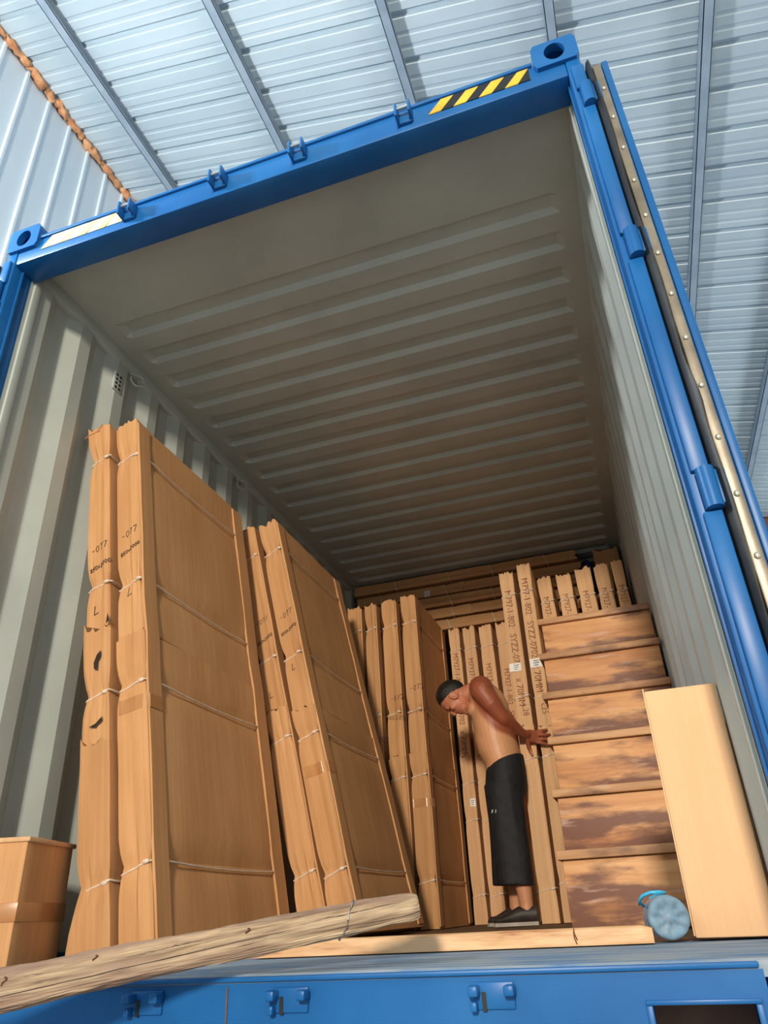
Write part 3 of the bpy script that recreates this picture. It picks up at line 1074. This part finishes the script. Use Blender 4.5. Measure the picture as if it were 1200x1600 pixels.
# the two tall cartons the man holds
GE = 'tall stencilled cartons held by the man'
carton('tall stencilled carton with a white label, just behind the back of the man', 0.098, 0.62, 2.20, (0.258, 3.22, 0.0), R(-0.4), joint_off=0.003, seed=30, group=GE,
       straps=(0.18, 0.92, 1.31, 2.03), join=1.12, mat='kraft_pale', flap=False, amp=0.002, pin=0.006,
       stencil=[('M797-1-802   SYZZ-0702   x 70MM', 0.025, 2.06, 0.056), ('L28', 0.045, 1.25, 0.05)], stickers=((-0.006, 0.072, 1.475, 1.53),))
carton('tallest stencilled carton with a white label, gripped by the hand of the man', 0.094, 0.62, 2.245, (0.380, 3.24, 0.0), R(-0.6), joint_off=0.003, seed=31, group=GE,
       straps=(0.22, 0.93, 1.31, 2.05), join=1.10, mat='kraft_pale', flap=False, amp=0.002, pin=0.006,
       stencil=[('M797-1-802   SYZZ-0702   x 70MM', 0.022, 2.14, 0.056), ('L25', 0.040, 1.25, 0.05)], stickers=((0.004, 0.090, 1.49, 1.55),))
# row above the wooden steps
GF = 'upright cartons above the wooden steps'
for i, (x0, w, h, lab) in enumerate((
        (0.530, 0.098, 2.215, 'upright carton above the steps, leftmost of five'),
        (0.668, 0.104, 2.205, 'upright carton above the steps, second of five from the left'),
        (0.808, 0.112, 2.235, 'upright carton above the steps, middle one of five'),
        (0.943, 0.100, 2.235, 'upright carton above the steps, fourth of five from the left'),
        (1.068, 0.078, 2.250, 'upright carton above the steps, last of five against the right container wall'))):
    carton(lab, w, 0.52, h, (x0, 3.46, 0.0), R(0.4), joint_off=0.003, seed=40 + i, group=GF, straps=(0.30, 1.20, 2.03), join=1.10, mat='kraft_pale', flap=False, amp=0.003, pin=0.007,
           stencil=[(TXT, w * 0.25, 2.06, 0.05)])
# cartons lying across on top of the back row
GH = 'cartons lying flat under the container roof'
for i, (ztop, x0, ln, lab) in enumerate((
        (2.235, -0.60, 1.52, 'lowest carton lying flat above the stencilled row'),
        (2.345, -1.10, 2.00, 'carton lying flat, second layer up from the stencilled row'),
        (2.450, -1.14, 1.94, 'carton lying flat, third layer under the container roof'),
        (2.555, -1.12, 1.95, 'carton lying flat, fourth layer with a small white label'),
        (2.665, -1.14, 1.95, 'topmost carton lying flat just under the container roof'))):
    carton(lab, 0.083, 0.80, ln, (x0, 4.06 + 0.012 * (i % 2), ztop), rot=(0, R(90), 0), seed=60 + i, group=GH, straps=tuple(ln * f for f in ((0.12, 0.42, 0.7) if i % 2 else (0.2, 0.45, 0.64, 0.88))), join=ln * 0.5,
           mat='kraft', flap=False, amp=0.003, pin=0.005, joint_off=0.002, stickers=((0.03, 0.085, 0.62, 0.67),) if i == 3 else ())
carton('dark upright carton in the far right corner under the container roof', 0.195, 0.5, 2.62, (0.948, 4.06, 0.0), seed=70, straps=(0.4, 1.4, 2.2), join=1.3, mat='kraft', flap=False)

# crumpled blue film wedged between the flat cartons and the corner carton
bm = bmesh.new()
ell(bm, (0, 0, 0), (0.048, 0.10, 0.125), sub=4)
for vv in bm.verts:
    vv.co *= 1 + 0.22 * noise.noise(vv.co * 22)
    vv.co.x = max(-0.046, min(0.046, vv.co.x))
    vv.co.z = max(-0.120, vv.co.z)
o = obj('plastic_film', bm, 'blue_film', None, 20)
o.location = (0.886, 4.17, 2.468)
o['label'] = 'crumpled dark blue plastic film wedged beside the flat cartons'
o['category'] = 'plastic film'

# ------------------------------------------------------------------ wooden steps
st = thing('wooden_steps', 'steep wooden steps of stained boards against the right container wall', 'steps', (0, 0, 0))
random.seed(12)
NZ = [0.265, 0.500, 0.735, 0.970, 1.205, 1.440]
NY = [1.45, 1.60, 1.75, 1.90, 2.05, 2.20]
prev = 0.0
for i, (zt, yf) in enumerate(zip(NZ, NY)):
    dx = random.uniform(-0.006, 0.006)
    bm = bmesh.new()
    box(bm, 0.603 + dx, 1.155, yf, yf + 0.025, prev + 0.001, zt - 0.033, 0.003)
    o = obj('riser', bm, 'riser_wood', st, 40)
    bm = bmesh.new()
    box(bm, 0.585 + dx, 1.160, yf - 0.022, yf + 0.178, zt - 0.032, zt, 0.004)
    o = obj('tread', bm, 'tread_wood', st, 40)
    prev = zt
for x in (0.63, 1.11):
    bm = bmesh.new()
    prev = 0.0
    for zt, yf in zip(NZ, NY):
        box(bm, x, x + 0.035, yf + 0.027, 2.37, prev, zt - 0.033)
        prev = zt - 0.033
    obj('stringer', bm, 'tread_wood', st)

# ------------------------------------------------------------------ things on the sill
def plain_carton(name, label, w, L, h, loc, rot, mat, seed=0, lip=0.0, lines=True):
    root = thing(name, label, 'carton', loc, rot)
    bm = bmesh.new()
    vs = box(bm, 0, w, 0, L, 0, h, 0.004)
    bmesh.ops.subdivide_edges(bm, edges=[e for e in bm.edges if e.calc_length() > 0.1], cuts=5, use_grid_fill=True)
    for vv in bm.verts:
        k = noise.noise(vv.co * 6 + Vector((seed, seed, 0))) * 0.003
        if 0.01 < vv.co.x < w - 0.01 and 0.01 < vv.co.z < h - 0.01:
            vv.co.y += k
        if 0.01 < vv.co.y < L - 0.01 and 0.01 < vv.co.z < h - 0.01:
            vv.co.x += k
    obj('box_body', bm, mat, root, 30)
    return root


b1 = plain_carton('tall_carton', 'clean pale kraft carton standing upright at the right door post', 0.178, 0.15, 0.572, (0.981, 0.445, 0.004), (R(-1.0), R(0.5), R(-3.0)), 'kraft_cream', 3)
bm = bmesh.new()   # glued flap along its left edge
box(bm, -0.0035, 0.0, 0.004, 0.05, 0.004, 0.58, 0.001)
obj('edge_flap', bm, 'kraft_cream', b1, 40)
b2_ = plain_carton('small_carton', 'small lidded kraft carton low at the left container wall', 0.240, 0.300, 0.335, (-1.079, 0.257, 0.0), (0, 0, R(14)), 'kraft', 5)
bm = bmesh.new()
box(bm, -0.004, 0.248, -0.006, 0.306, 0.326, 0.340, 0.003)
obj('lid', bm, 'kraft_pale', b2_, 40)
bm = bmesh.new()
box(bm, -0.001, 0.2435, -0.0035, 0.301, 0.115, 0.165, 0.001)
obj('packing_tape', bm, 'tape', b2_, 40)

# pine plank along the sill
bm = bmesh.new()
n = 40
rows = []
for i in range(n + 1):
    t = i / n
    x = -0.12 + t * 1.01
    w0 = 0.0
    if t > 0.985:
        w0 = 0.006
    zt = 0.036 + 0.0015 * noise.noise(Vector((x * 4, 0, 1))) - w0
    rows.append([bm.verts.new(p) for p in ((x, 0.385 + w0, 0.0), (x, 0.385 + w0 + 0.001 * noise.noise(Vector((x * 9, 3, 1))), zt - 0.003), (x, 0.389, zt), (x, 0.458, zt), (x, 0.462, zt - 0.003), (x, 0.462, 0.0))])
for A, B in zip(rows, rows[1:]):
    for k in range(6):
        bm.faces.new((A[k], A[(k + 1) % 6], B[(k + 1) % 6], B[k]))
bm.faces.new(rows[0])
bm.faces.new(rows[-1])
pl = thing('pine_plank', 'long pale pine batten lying along the container sill', 'plank', (0, 0, 0))
obj('batten', bm, 'pine', pl, 40)
bm = bmesh.new()
for a, b3 in (((0.715, 0.036), (0.720, 0.012)), ((0.714, 0.030), (0.718, 0.004))):
    tube(bm, [(a[0], 0.3845, a[1]), ((a[0] + b3[0]) / 2 - 0.002, 0.3842, (a[1] + b3[1]) / 2), (b3[0], 0.3845, b3[1])], 0.0015, 5)
obj('rust_streak', bm, 'rust_stain', pl)

# weathered timber: near end low at the left, far end cocked up over the batten
bt = thing('timber_beam', 'thick weathered timber with a long crack, jutting diagonally over the sill', 'beam', (0.06, 0.03, 0.0))
P0, P1 = Vector((-1.05, -0.605, -0.115)), Vector((0.412, 0.126, 0.0985))
ax = (P1 - P0)
LB = ax.length
t_ = ax.normalized()
s_ = Vector((0, 0, 1)).cross(t_).normalized()
s_ = -s_ if s_.y > 0 else s_          # points towards the camera
u_ = t_.cross(s_)
u_ = u_ if u_.z > 0 else -u_


def beam_pt(t, a, h2, wd):
    """superellipse ring with a groove for the long drying crack"""
    ca, sa = math.cos(a), math.sin(a)
    e = 0.55
    px = math.copysign(abs(ca) ** e, ca) * wd
    pz = math.copysign(abs(sa) ** e, sa) * h2
    p = P0 + t_ * (t * LB)
    q = p + s_ * px + u_ * pz
    nn = noise.noise(Vector((t * 9, ca * 1.3, sa * 1.3))) * 0.006 + noise.noise(Vector((t * 34, ca * 7, sa * 7))) * 0.003 + noise.noise(Vector((t * 6, ca * 22, sa * 22))) * 0.0016
    q += (s_ * ca + u_ * sa) * nn
    crack = -0.10 + 0.75 * (t - 0.45) + 0.10 * noise.noise(Vector((t * 11, 7, 3)))
    da = abs(math.atan2(sa, ca) - crack)
    amp = 0.020 * max(0.0, min(1.0, (0.97 - t) * 14)) * (0.62 + 0.38 * math.sin(t * 21))
    if ca > 0:
        q -= s_ * 0.2 * amp * math.exp(-(da / 0.05) ** 2)
    return q


bm = bmesh.new()
NT, NA = 220, 200
rows = []
for i in range(NT + 1):
    t = i / NT
    h2 = 0.046 + (0.026 - 0.046) * t
    endk = 1.0 if t < 0.975 else 0.80 + 0.20 * math.sqrt(max(0, 1 - ((t - 0.975) / 0.025) ** 2))
    rows.append([bm.verts.new(beam_pt(t, 2 * math.pi * k / NA, h2 * endk, 0.040 * endk)) for k in range(NA)])
for A, B in zip(rows, rows[1:]):
    for k in range(NA):
        bm.faces.new((A[k], A[(k + 1) % NA], B[(k + 1) % NA], B[k]))
bm.faces.new(rows[0])
bm.faces.new(rows[-1])
inv = Matrix.Translation(-Vector(bt.location))
# turn the mesh into the beam's own frame so that the grain follows it
rotm = Matrix((t_, s_, u_)).to_4x4()
bmesh.ops.transform(bm, matrix=rotm @ inv, verts=bm.verts)
tim = obj('timber', bm, 'weathered', bt, 60)
tim.matrix_local = rotm.transposed()


def beam_front(t, v):
    sa = math.copysign(min(0.999, abs(v)) ** (1 / 0.55), v)
    return inv @ beam_pt(t, math.atan2(sa, math.sqrt(1 - sa * sa)), 0.046 - 0.020 * t + 0.0012, 0.0414)


for t0, t1, v0, v1, wmax, sd in ((0.25, 0.86, -0.62, 0.12, 0.075, 1), (0.84, 0.985, 0.28, 0.46, 0.06, 2), (0.62, 0.74, 0.35, 0.50, 0.03, 3), (0.72, 0.93, -0.30, -0.05, 0.028, 4), (0.42, 0.56, 0.30, 0.42, 0.025, 5)):
    bm = bmesh.new()
    n = 60
    rows = []
    for i in range(n + 1):
        f = i / n
        t = t0 + (t1 - t0) * f
        v = v0 + (v1 - v0) * f + 0.05 * noise.noise(Vector((f * 6, sd, 0))) + 0.03 * noise.noise(Vector((f * 22, sd, 3)))
        hw = wmax * (0.35 + 0.65 * abs(noise.noise(Vector((f * 9, sd, 8)))) * 1.6) * min(1.0, 5 * f, 5 * (1 - f)) / 2
        rows.append([bm.verts.new(beam_front(t, v - hw)), bm.verts.new(beam_front(t, v + hw))])
    for A, B in zip(rows, rows[1:]):
        bm.faces.new((A[0], A[1], B[1], B[0]))
    obj('drying_crack', bm, 'crack_dark', bt)
bm = bmesh.new()   # wire tied round the far end
tt = 0.905
h2 = 0.046 - 0.020 * tt
ring = [beam_pt(tt + 0.012 * math.sin(a), a, h2 + 0.0035, 0.0435) for a in [2 * math.pi * k / 30 for k in range(30)]]
tube(bm, [inv @ p for p in ring], 0.0014, 6, closed=True)
obj('tie_wire', bm, 'steel_wire', bt, 60)
for tt, a0, a1_ in ((0.50, 0.35, 0.05), (0.60, 0.75, 0.35), (0.78, 0.5, 0.2)):
    bm = bmesh.new()
    h2 = 0.046 - 0.020 * tt
    pts = [inv @ (beam_pt(tt + 0.003 * math.sin(k), a0 + (a1_ - a0) * k / 5, h2 + 0.0006, 0.0408)) for k in range(6)]
    tube(bm, pts, 0.0018, 5)
    obj('nail_stain', bm, 'rust_stain', bt, 60)

# water bottle lying with its base to the door
wb = thing('water_bottle', 'translucent blue water bottle lying on the sill, base outwards', 'bottle', (0.933, 0.42, 0.049), (R(-0.5), 0, R(7)))
wb.scale = (0.94, 0.94, 0.94)
bm = bmesh.new()
NR = 60
profb = [(-0.006, 0.006), (-0.004, 0.010), (0.004, 0.016), (0.004, 0.026), (-0.004, 0.034), (-0.003, 0.042), (0.006, 0.0475), (0.02, 0.0495), (0.06, 0.0495), (0.064, 0.0475), (0.07, 0.0495), (0.13, 0.0495), (0.15, 0.046), (0.175, 0.030), (0.185, 0.019), (0.205, 0.018)]
rows = []
for yy, rr in profb:
    row = []
    for k in range(NR):
        a = 2 * math.pi * k / NR
        lob = 0.5 + 0.5 * math.cos(8 * a)
        y2 = yy + (0.007 * lob if 0.02 < rr < 0.046 and yy < 0.01 else 0.0)
        row.append(bm.verts.new((rr * math.cos(a), y2, rr * math.sin(a))))
    rows.append(row)
for A, B in zip(rows, rows[1:]):
    for k in range(NR):
        bm.faces.new((A[k], A[(k + 1) % NR], B[(k + 1) % NR], B[k]))
bm.faces.new(rows[0])
bm.faces.new(rows[-1][::-1])
obj('bottle_body', bm, 'bottle_plastic', wb, 60)
bm = bmesh.new()
loft(bm, [((0, yy, 0), (rr, 0, 0), (0, 0, rr)) for yy, rr in ((0.19, 0.023), (0.192, 0.0245), (0.214, 0.0245), (0.218, 0.021))], 24)
obj('cap', bm, 'cyan_plastic', wb, 40)
bm = bmesh.new()
pts = [(-0.044, 0.12, 0.028), (-0.052, 0.105, 0.036), (-0.058, 0.07, 0.032), (-0.058, 0.05, 0.040), (-0.050, 0.035, 0.050), (-0.030, 0.025, 0.056), (-0.008, 0.022, 0.056), (0.006, 0.04, 0.054), (0.008, 0.08, 0.053), (-0.004, 0.12, 0.052), (-0.02, 0.15, 0.044)]
tube(bm, pts, 0.0042, 8)
obj('carry_loop', bm, 'cyan_plastic', wb, 60)

# ------------------------------------------------------------------ the man
man = thing('person', 'shirtless man in black calf-length trousers, bent forward, gripping tall cartons behind him', 'person', (0.14, 3.05, 0.0))
INVM = Matrix.Translation((-0.14, -3.05, 0.0))


def remeshed(name, bm, voxel, smooth_it, mats, parent):
    bmesh.ops.recalc_face_normals(bm, faces=bm.faces)
    me = bpy.data.meshes.new(name)
    bm.to_mesh(me)
    bm.free()
    tmp = bpy.data.objects.new(name + '_tmp', me)
    COL.objects.link(tmp)
    md = tmp.modifiers.new('r', 'REMESH')
    md.mode = 'VOXEL'
    md.voxel_size = voxel
    sm = tmp.modifiers.new('s', 'SMOOTH')
    sm.factor = 0.5
    sm.iterations = smooth_it
    bpy.context.view_layer.update()
    dg = bpy.context.evaluated_depsgraph_get()
    me2 = bpy.data.meshes.new_from_object(tmp.evaluated_get(dg))
    bpy.data.objects.remove(tmp, do_unlink=True)
    bpy.data.meshes.remove(me)
    me2.transform(INVM)
    me2.materials.clear()
    me2.name = name
    return link(name, me2, mats, parent, 180)


def limb(bm, pts, radii, sides=16):
    """tapering limb through joints, rounded joints"""
    pts = [Vector(p) for p in pts]
    secs = []
    for i in range(len(pts) - 1):
        a, b2 = pts[i], pts[i + 1]
        s, u = frame_for(b2 - a)
        loft(bm, [(a.lerp(b2, k / 4), s * (radii[i] + (radii[i + 1] - radii[i]) * k / 4), u * (radii[i] + (radii[i + 1] - radii[i]) * k / 4)) for k in range(5)], sides)
    for p, r_ in zip(pts, radii):
        ell(bm, p, (r_, r_, r_), sub=2)


HU = Vector((-0.92, 0, 0.39)).normalized()      # towards the crown
HF = Vector((-0.39, 0, -0.92)).normalized()     # the way the face looks
HS = Vector((0, -1, 0))
HROT = Matrix((HU, HS, HF)).transposed()
HC = Vector((-0.097, 3.05, 1.300))


def hp(u, s, f):
    return HC + HU * u + HS * s + HF * f


bm = bmesh.new()
# trunk: rings from neck to pelvis
for_sec = [(1.372, 0.085, 0.050, 0.075), (1.345, 0.098, 0.082, 0.125), (1.30, 0.112, 0.108, 0.165), (1.24, 0.120, 0.122, 0.172), (1.16, 0.126, 0.124, 0.166),
           (1.08, 0.136, 0.126, 0.158), (1.00, 0.142, 0.130, 0.156), (0.93, 0.154, 0.126, 0.156), (0.86, 0.172, 0.114, 0.158), (0.78, 0.172, 0.112, 0.160), (0.70, 0.168, 0.10, 0.155)]
loft(bm, [((cx, 3.05, z), (rx, 0, 0), (0, ry, 0)) for z, cx, rx, ry in for_sec], 28)
ell(bm, (0.035, 2.985, 1.20), (0.05, 0.07, 0.05))
ell(bm, (0.035, 3.115, 1.20), (0.05, 0.07, 0.05))
# shoulders, arms
limb(bm, [(0.105, 2.93, 1.318), (0.112, 2.885, 1.290)], [0.078, 0.072])
limb(bm, [(0.112, 2.885, 1.285), (0.160, 2.885, 1.205), (0.218, 2.925, 1.112)], [0.068, 0.058, 0.043])
limb(bm, [(0.218, 2.925, 1.112), (0.252, 2.995, 1.088), (0.303, 3.095, 1.046)], [0.043, 0.042, 0.027])
limb(bm, [(0.105, 3.17, 1.318), (0.112, 3.215, 1.290)], [0.078, 0.072])
limb(bm, [(0.112, 3.215, 1.285), (0.170, 3.225, 1.225), (0.218, 3.215, 1.150)], [0.064, 0.052, 0.040])
limb(bm, [(0.218, 3.215, 1.150), (0.226, 3.20, 1.08), (0.232, 3.235, 0.985)], [0.040, 0.036, 0.025])
# near hand: palm on the carton, back of the hand to the door, thumb down
limb(bm, [(0.303, 3.095, 1.046), (0.325, 3.130, 1.040)], [0.027, 0.026])
loft(bm, [((0.315, 3.118, 1.042), (0.0, 0.014, 0.004), (0.004, -0.004, 0.026)), ((0.340, 3.148, 1.036), (0.0, 0.015, 0.0), (0.006, 0.0, 0.038)), ((0.372, 3.172, 1.030), (0.0, 0.014, 0.0), (0.004, 0.0, 0.042)), ((0.386, 3.180, 1.027), (0.0, 0.011, 0.0), (0.003, 0.0, 0.040))], 18)
for k, (dz, ln, dr) in enumerate(((0.034, 0.064, 0.010), (0.012, 0.078, 0.002), (-0.011, 0.080, -0.008), (-0.033, 0.070, -0.018))):
    z0 = 1.028 + dz
    limb(bm, [(0.376, 3.176, z0), (0.384 + ln * 0.42, 3.186, z0 + dr * 0.4), (0.384 + ln * 0.74, 3.198, z0 + dr * 0.8), (0.384 + ln, 3.206, z0 + dr * 1.1)], [0.0100, 0.0094, 0.0086, 0.0074], 10)
limb(bm, [(0.322, 3.138, 1.020), (0.322, 3.160, 0.984), (0.329, 3.178, 0.952), (0.338, 3.190, 0.926)], [0.0155, 0.0135, 0.0105, 0.0085], 10)
# far hand, on the side of the carton
loft(bm, [((0.232, 3.235, 0.99), (0.012, 0, 0), (0, 0.026, 0)), ((0.236, 3.25, 0.955), (0.013, 0, 0), (0, 0.038, 0)), ((0.242, 3.262, 0.915), (0.011, 0, 0), (0, 0.040, 0))], 16)
for dy in (-0.030, -0.010, 0.010, 0.030):
    limb(bm, [(0.242, 3.262 + dy, 0.918), (0.243, 3.268 + dy * 1.1, 0.882), (0.246, 3.272 + dy * 1.1, 0.850)], [0.0095, 0.0088, 0.0075], 10)
limb(bm, [(0.236, 3.215, 0.965), (0.238, 3.195, 0.935), (0.243, 3.188, 0.905)], [0.0135, 0.0115, 0.0085], 10)
# neck and head
limb(bm, [(0.085, 3.05, 1.345), (0.035, 3.05, 1.335), tuple(hp(-0.055, 0, -0.040))], [0.072, 0.060, 0.058])
ell(bm, hp(0.022, 0, -0.012), (0.098, 0.076, 0.098), HROT)
ell(bm, hp(-0.020, 0, 0.022), (0.085, 0.064, 0.066), HROT)
ell(bm, hp(-0.074, 0, 0.036), (0.038, 0.046, 0.042), HROT)
ell(bm, hp(-0.098, 0, 0.058), (0.022, 0.026, 0.020), HROT, 2)
ell(bm, hp(0.020, 0, 0.074), (0.016, 0.046, 0.016), HROT, 2)      # brow
ell(bm, hp(-0.014, 0, 0.088), (0.026, 0.011, 0.016), HROT, 2)     # nose
ell(bm, hp(-0.030, 0, 0.096), (0.011, 0.015, 0.010), HROT, 2)
ell(bm, hp(-0.058, 0, 0.075), (0.007, 0.022, 0.009), HROT, 2)     # lips
ell(bm, hp(-0.071, 0, 0.074), (0.008, 0.019, 0.008), HROT, 2)
for sgn in (-1, 1):
    ell(bm, hp(-0.018, sgn * 0.046, 0.058), (0.022, 0.020, 0.022), HROT, 2)   # cheek
    pts = [hp(-0.008 + 0.027 * math.cos(a), sgn * (0.076 + 0.004 * math.sin(a)), -0.006 + 0.016 * math.sin(a)) for a in [i * 2 * math.pi / 14 for i in range(14)]]
    tube(bm, pts, 0.0062, 7, closed=True)
    ell(bm, hp(-0.008, sgn * 0.072, -0.006), (0.022, 0.006, 0.013), HROT, 2)
# legs
for yy, kx, ax_ in ((2.965, 0.190, 0.216), (3.135, 0.150, 0.130)):
    limb(bm, [(0.170, 3.05 + (yy - 3.05) * 0.95, 0.76), (kx, yy, 0.46), (kx + 0.014, yy, 0.33), (ax_, yy, 0.105), (ax_, yy, 0.07)], [0.088, 0.056, 0.056, 0.038, 0.040])
    limb(bm, [(ax_ + 0.02, yy, 0.048), (ax_ - 0.08, yy, 0.036)], [0.030, 0.020])
body = remeshed('body', bm, 0.0055, 3, 'skin', man)
# skin tone: arms and shoulders browner, face ruddy
tanned, pale, ruddy = srgb(158, 86, 58), srgb(218, 160, 116), srgb(196, 124, 92)
ca = body.data.color_attributes.new('tan', 'FLOAT_COLOR', 'POINT')
ARM = [Vector(p) for p in ((0.112, 2.885, 1.30), (0.160, 2.885, 1.205), (0.218, 2.925, 1.112), (0.252, 2.995, 1.088), (0.303, 3.095, 1.046), (0.36, 3.16, 1.03), (0.46, 3.2, 1.01))]
ARM2 = [Vector(p) for p in ((0.112, 3.215, 1.30), (0.218, 3.215, 1.150), (0.232, 3.235, 0.985), (0.24, 3.27, 0.85))]


def seg_d(p, a, b2):
    ab = b2 - a
    t = max(0, min(1, (p - a).dot(ab) / ab.length_squared))
    return (p - a - ab * t).length


off3 = Vector((0.14, 3.05, 0.0))
buf = []
for vv in body.data.vertices:
    p = vv.co + off3
    d = min(min(seg_d(p, a, b2) for a, b2 in zip(ARM, ARM[1:])), min(seg_d(p, a, b2) for a, b2 in zip(ARM2, ARM2[1:])))
    k = max(0.0, min(1.0, (0.100 - d) / 0.025))
    k = max(k, max(0.0, min(1.0, (p.z - 1.315) / 0.04)) if p.x > 0.04 else 0)
    hk = max(0.0, min(1.0, (0.05 - p.x) / 0.05)) if p.z > 1.19 else 0.0
    c = [pale[i] * (1 - k) + tanned[i] * k for i in range(3)]
    c = [c[i] * (1 - hk) + ruddy[i] * hk for i in range(3)]
    if p.z < 0.7:
        c = list(srgb(206, 146, 106)[:3])
    buf += [c[0], c[1], c[2], 1.0]
ca.data.foreach_set('color', buf)

# short black hair: cap over crown, back and sides of the skull
bm = bmesh.new()
res = ell(bm, (0, 0, 0), (1, 1, 1), sub=5)
kill = []
for vv in bm.verts:
    q = vv.co.copy()      # x: crown, y: side, z: face
    hairline = 0.30 if q.z > 0 else -0.52
    edge = q.x + 0.05 * noise.noise(q * 9) - (-0.06 + 0.66 * q.z if q.z > -0.1 else -0.126 + 0.85 * (q.z + 0.1))
    if edge < 0:
        kill.append(vv)
        continue
    thick = 1.0 + 0.11 * min(1, edge * 1.6) + 0.030 * noise.noise(q * 14)
    vv.co = hp(0.022 + q.x * 0.098 * thick, q.y * 0.0775 * thick, -0.012 + q.z * 0.0985 * thick)
bmesh.ops.delete(bm, geom=kill, context='VERTS')
bmesh.ops.transform(bm, matrix=INVM, verts=bm.verts)
obj('hair', bm, 'hair', man, 180)
for sgn in (-1, 1):
    bm = bmesh.new()
    ell(bm, hp(0.002, sgn * 0.031, 0.079), (0.006, 0.012, 0.006), HROT, 2)
    bmesh.ops.transform(bm, matrix=INVM, verts=bm.verts)
    obj('eye', bm, 'eye_dark', man, 180)
    bm = bmesh.new()
    ell(bm, hp(0.020, sgn * 0.031, 0.087), (0.004, 0.017, 0.004), HROT, 2)
    bmesh.ops.transform(bm, matrix=INVM, verts=bm.verts)
    obj('eyebrow', bm, 'hair', man, 180)

# black loose trousers to below the knee
bm = bmesh.new()
tilt = 0.36
secs = []
for z, cx, rx, ry in ((0.872, 0.178, 0.116, 0.164), (0.845, 0.178, 0.120, 0.168), (0.76, 0.172, 0.126, 0.172), (0.66, 0.162, 0.122, 0.170)):
    t2 = tilt * (1 if z > 0.8 else 0.4)
    secs.append(((cx, 3.05, z), (rx, 0, rx * t2), (0, ry, 0)))
loft(bm, secs, 30)
loft(bm, [((0.160, 2.972, 0.74), (0.112, 0, 0), (0, 0.098, 0)), ((0.164, 2.966, 0.55), (0.108, 0, 0), (0, 0.094, 0)), ((0.168, 2.962, 0.38), (0.105, 0, 0), (0, 0.088, 0)), ((0.172, 2.962, 0.198), (0.100, 0, -0.006), (0, 0.086, 0))], 24)
loft(bm, [((0.152, 3.128, 0.74), (0.114, 0, 0), (0, 0.098, 0)), ((0.138, 3.132, 0.55), (0.112, 0, 0), (0, 0.094, 0)), ((0.122, 3.136, 0.38), (0.108, 0, 0), (0, 0.088, 0)), ((0.112, 3.138, 0.202), (0.104, 0, -0.004), (0, 0.086, 0))], 24)
for vv in bm.verts:
    fold = noise.noise(Vector((vv.co.x * 14, vv.co.y * 14, vv.co.z * 3.5)))
    c2 = Vector((0.15, 3.05))
    d2 = Vector((vv.co.x - c2.x, vv.co.y - c2.y))
    if d2.length > 0.01:
        d2.normalize()
        vv.co.x += d2.x * fold * 0.009
        vv.co.y += d2.y * fold * 0.009
tro = remeshed('trousers', bm, 0.007, 3, 'black_cloth', man)
bm = bmesh.new()   # small grey emblem on the thigh
for dx in (0.0, 0.022):
    pts = [(0.093 + dx, 0.572), (0.097 + dx, 0.590), (0.101 + dx + (0.006 if dx else 0.004), 0.592), (0.100 + dx, 0.576)]
    bm.faces.new([bm.verts.new((x - 0.14, 2.8745 - 3.05 + (0.160 - x) * 0.10 + 0.0, z)) for x, z in pts])
obj('emblem', bm, 'grey_mark', tro)

# dark low shoes with a pale sole
for (tx, hx, yy, yw) in ((0.030, 0.272, 2.960, 0.0), (-0.040, 0.190, 3.138, 0.0)):
    ln = hx - tx
    def shp(f, grow, zlo, zhi):
        w2 = (0.034 + 0.014 * math.sin(math.pi * min(1, f * 1.15)) ** 0.8) * (1.0 if f < 0.93 else 0.9) * (0.62 if f < 0.03 else 1)
        top = zlo + (zhi(f) - zlo)
        return w2 + grow, top
    up = lambda f: 0.050 + 0.046 * max(0, min(1, (f - 0.18) / 0.42)) if f > 0.06 else 0.034
    bm = bmesh.new()
    secs = []
    for i in range(15):
        f = i / 14
        w2, top = shp(f, 0, 0.012, up)
        secs.append(((tx + f * ln, yy, (0.012 + top) / 2), (0, w2, 0), (0, 0, (top - 0.012) / 2)))
    loft(bm, secs, 20)
    bmesh.ops.transform(bm, matrix=INVM, verts=bm.verts)
    sh = obj('shoe', bm, 'shoe_black', man, 60)
    bm = bmesh.new()
    secs = []
    for i in range(15):
        f = i / 14
        w2, top = shp(f, 0.004, 0.0, up)
        secs.append([(tx - 0.004 + f * (ln + 0.008), yy + sgn * w2) for sgn in (-1, 1)])
    loop = [s[0] for s in secs] + [s[1] for s in secs[::-1]]
    lo_ = [bm.verts.new((x, y2, 0.0)) for x, y2 in loop]
    hi_ = [bm.verts.new((x, y2, 0.018)) for x, y2 in loop]
    bm.faces.new(lo_[::-1])
    bm.faces.new(hi_)
    for i in range(len(loop)):
        j = (i + 1) % len(loop)
        bm.faces.new((lo_[i], lo_[j], hi_[j], hi_[i]))
    bmesh.ops.transform(bm, matrix=INVM, verts=bm.verts)
    obj('sole', bm, 'shoe_sole', sh)
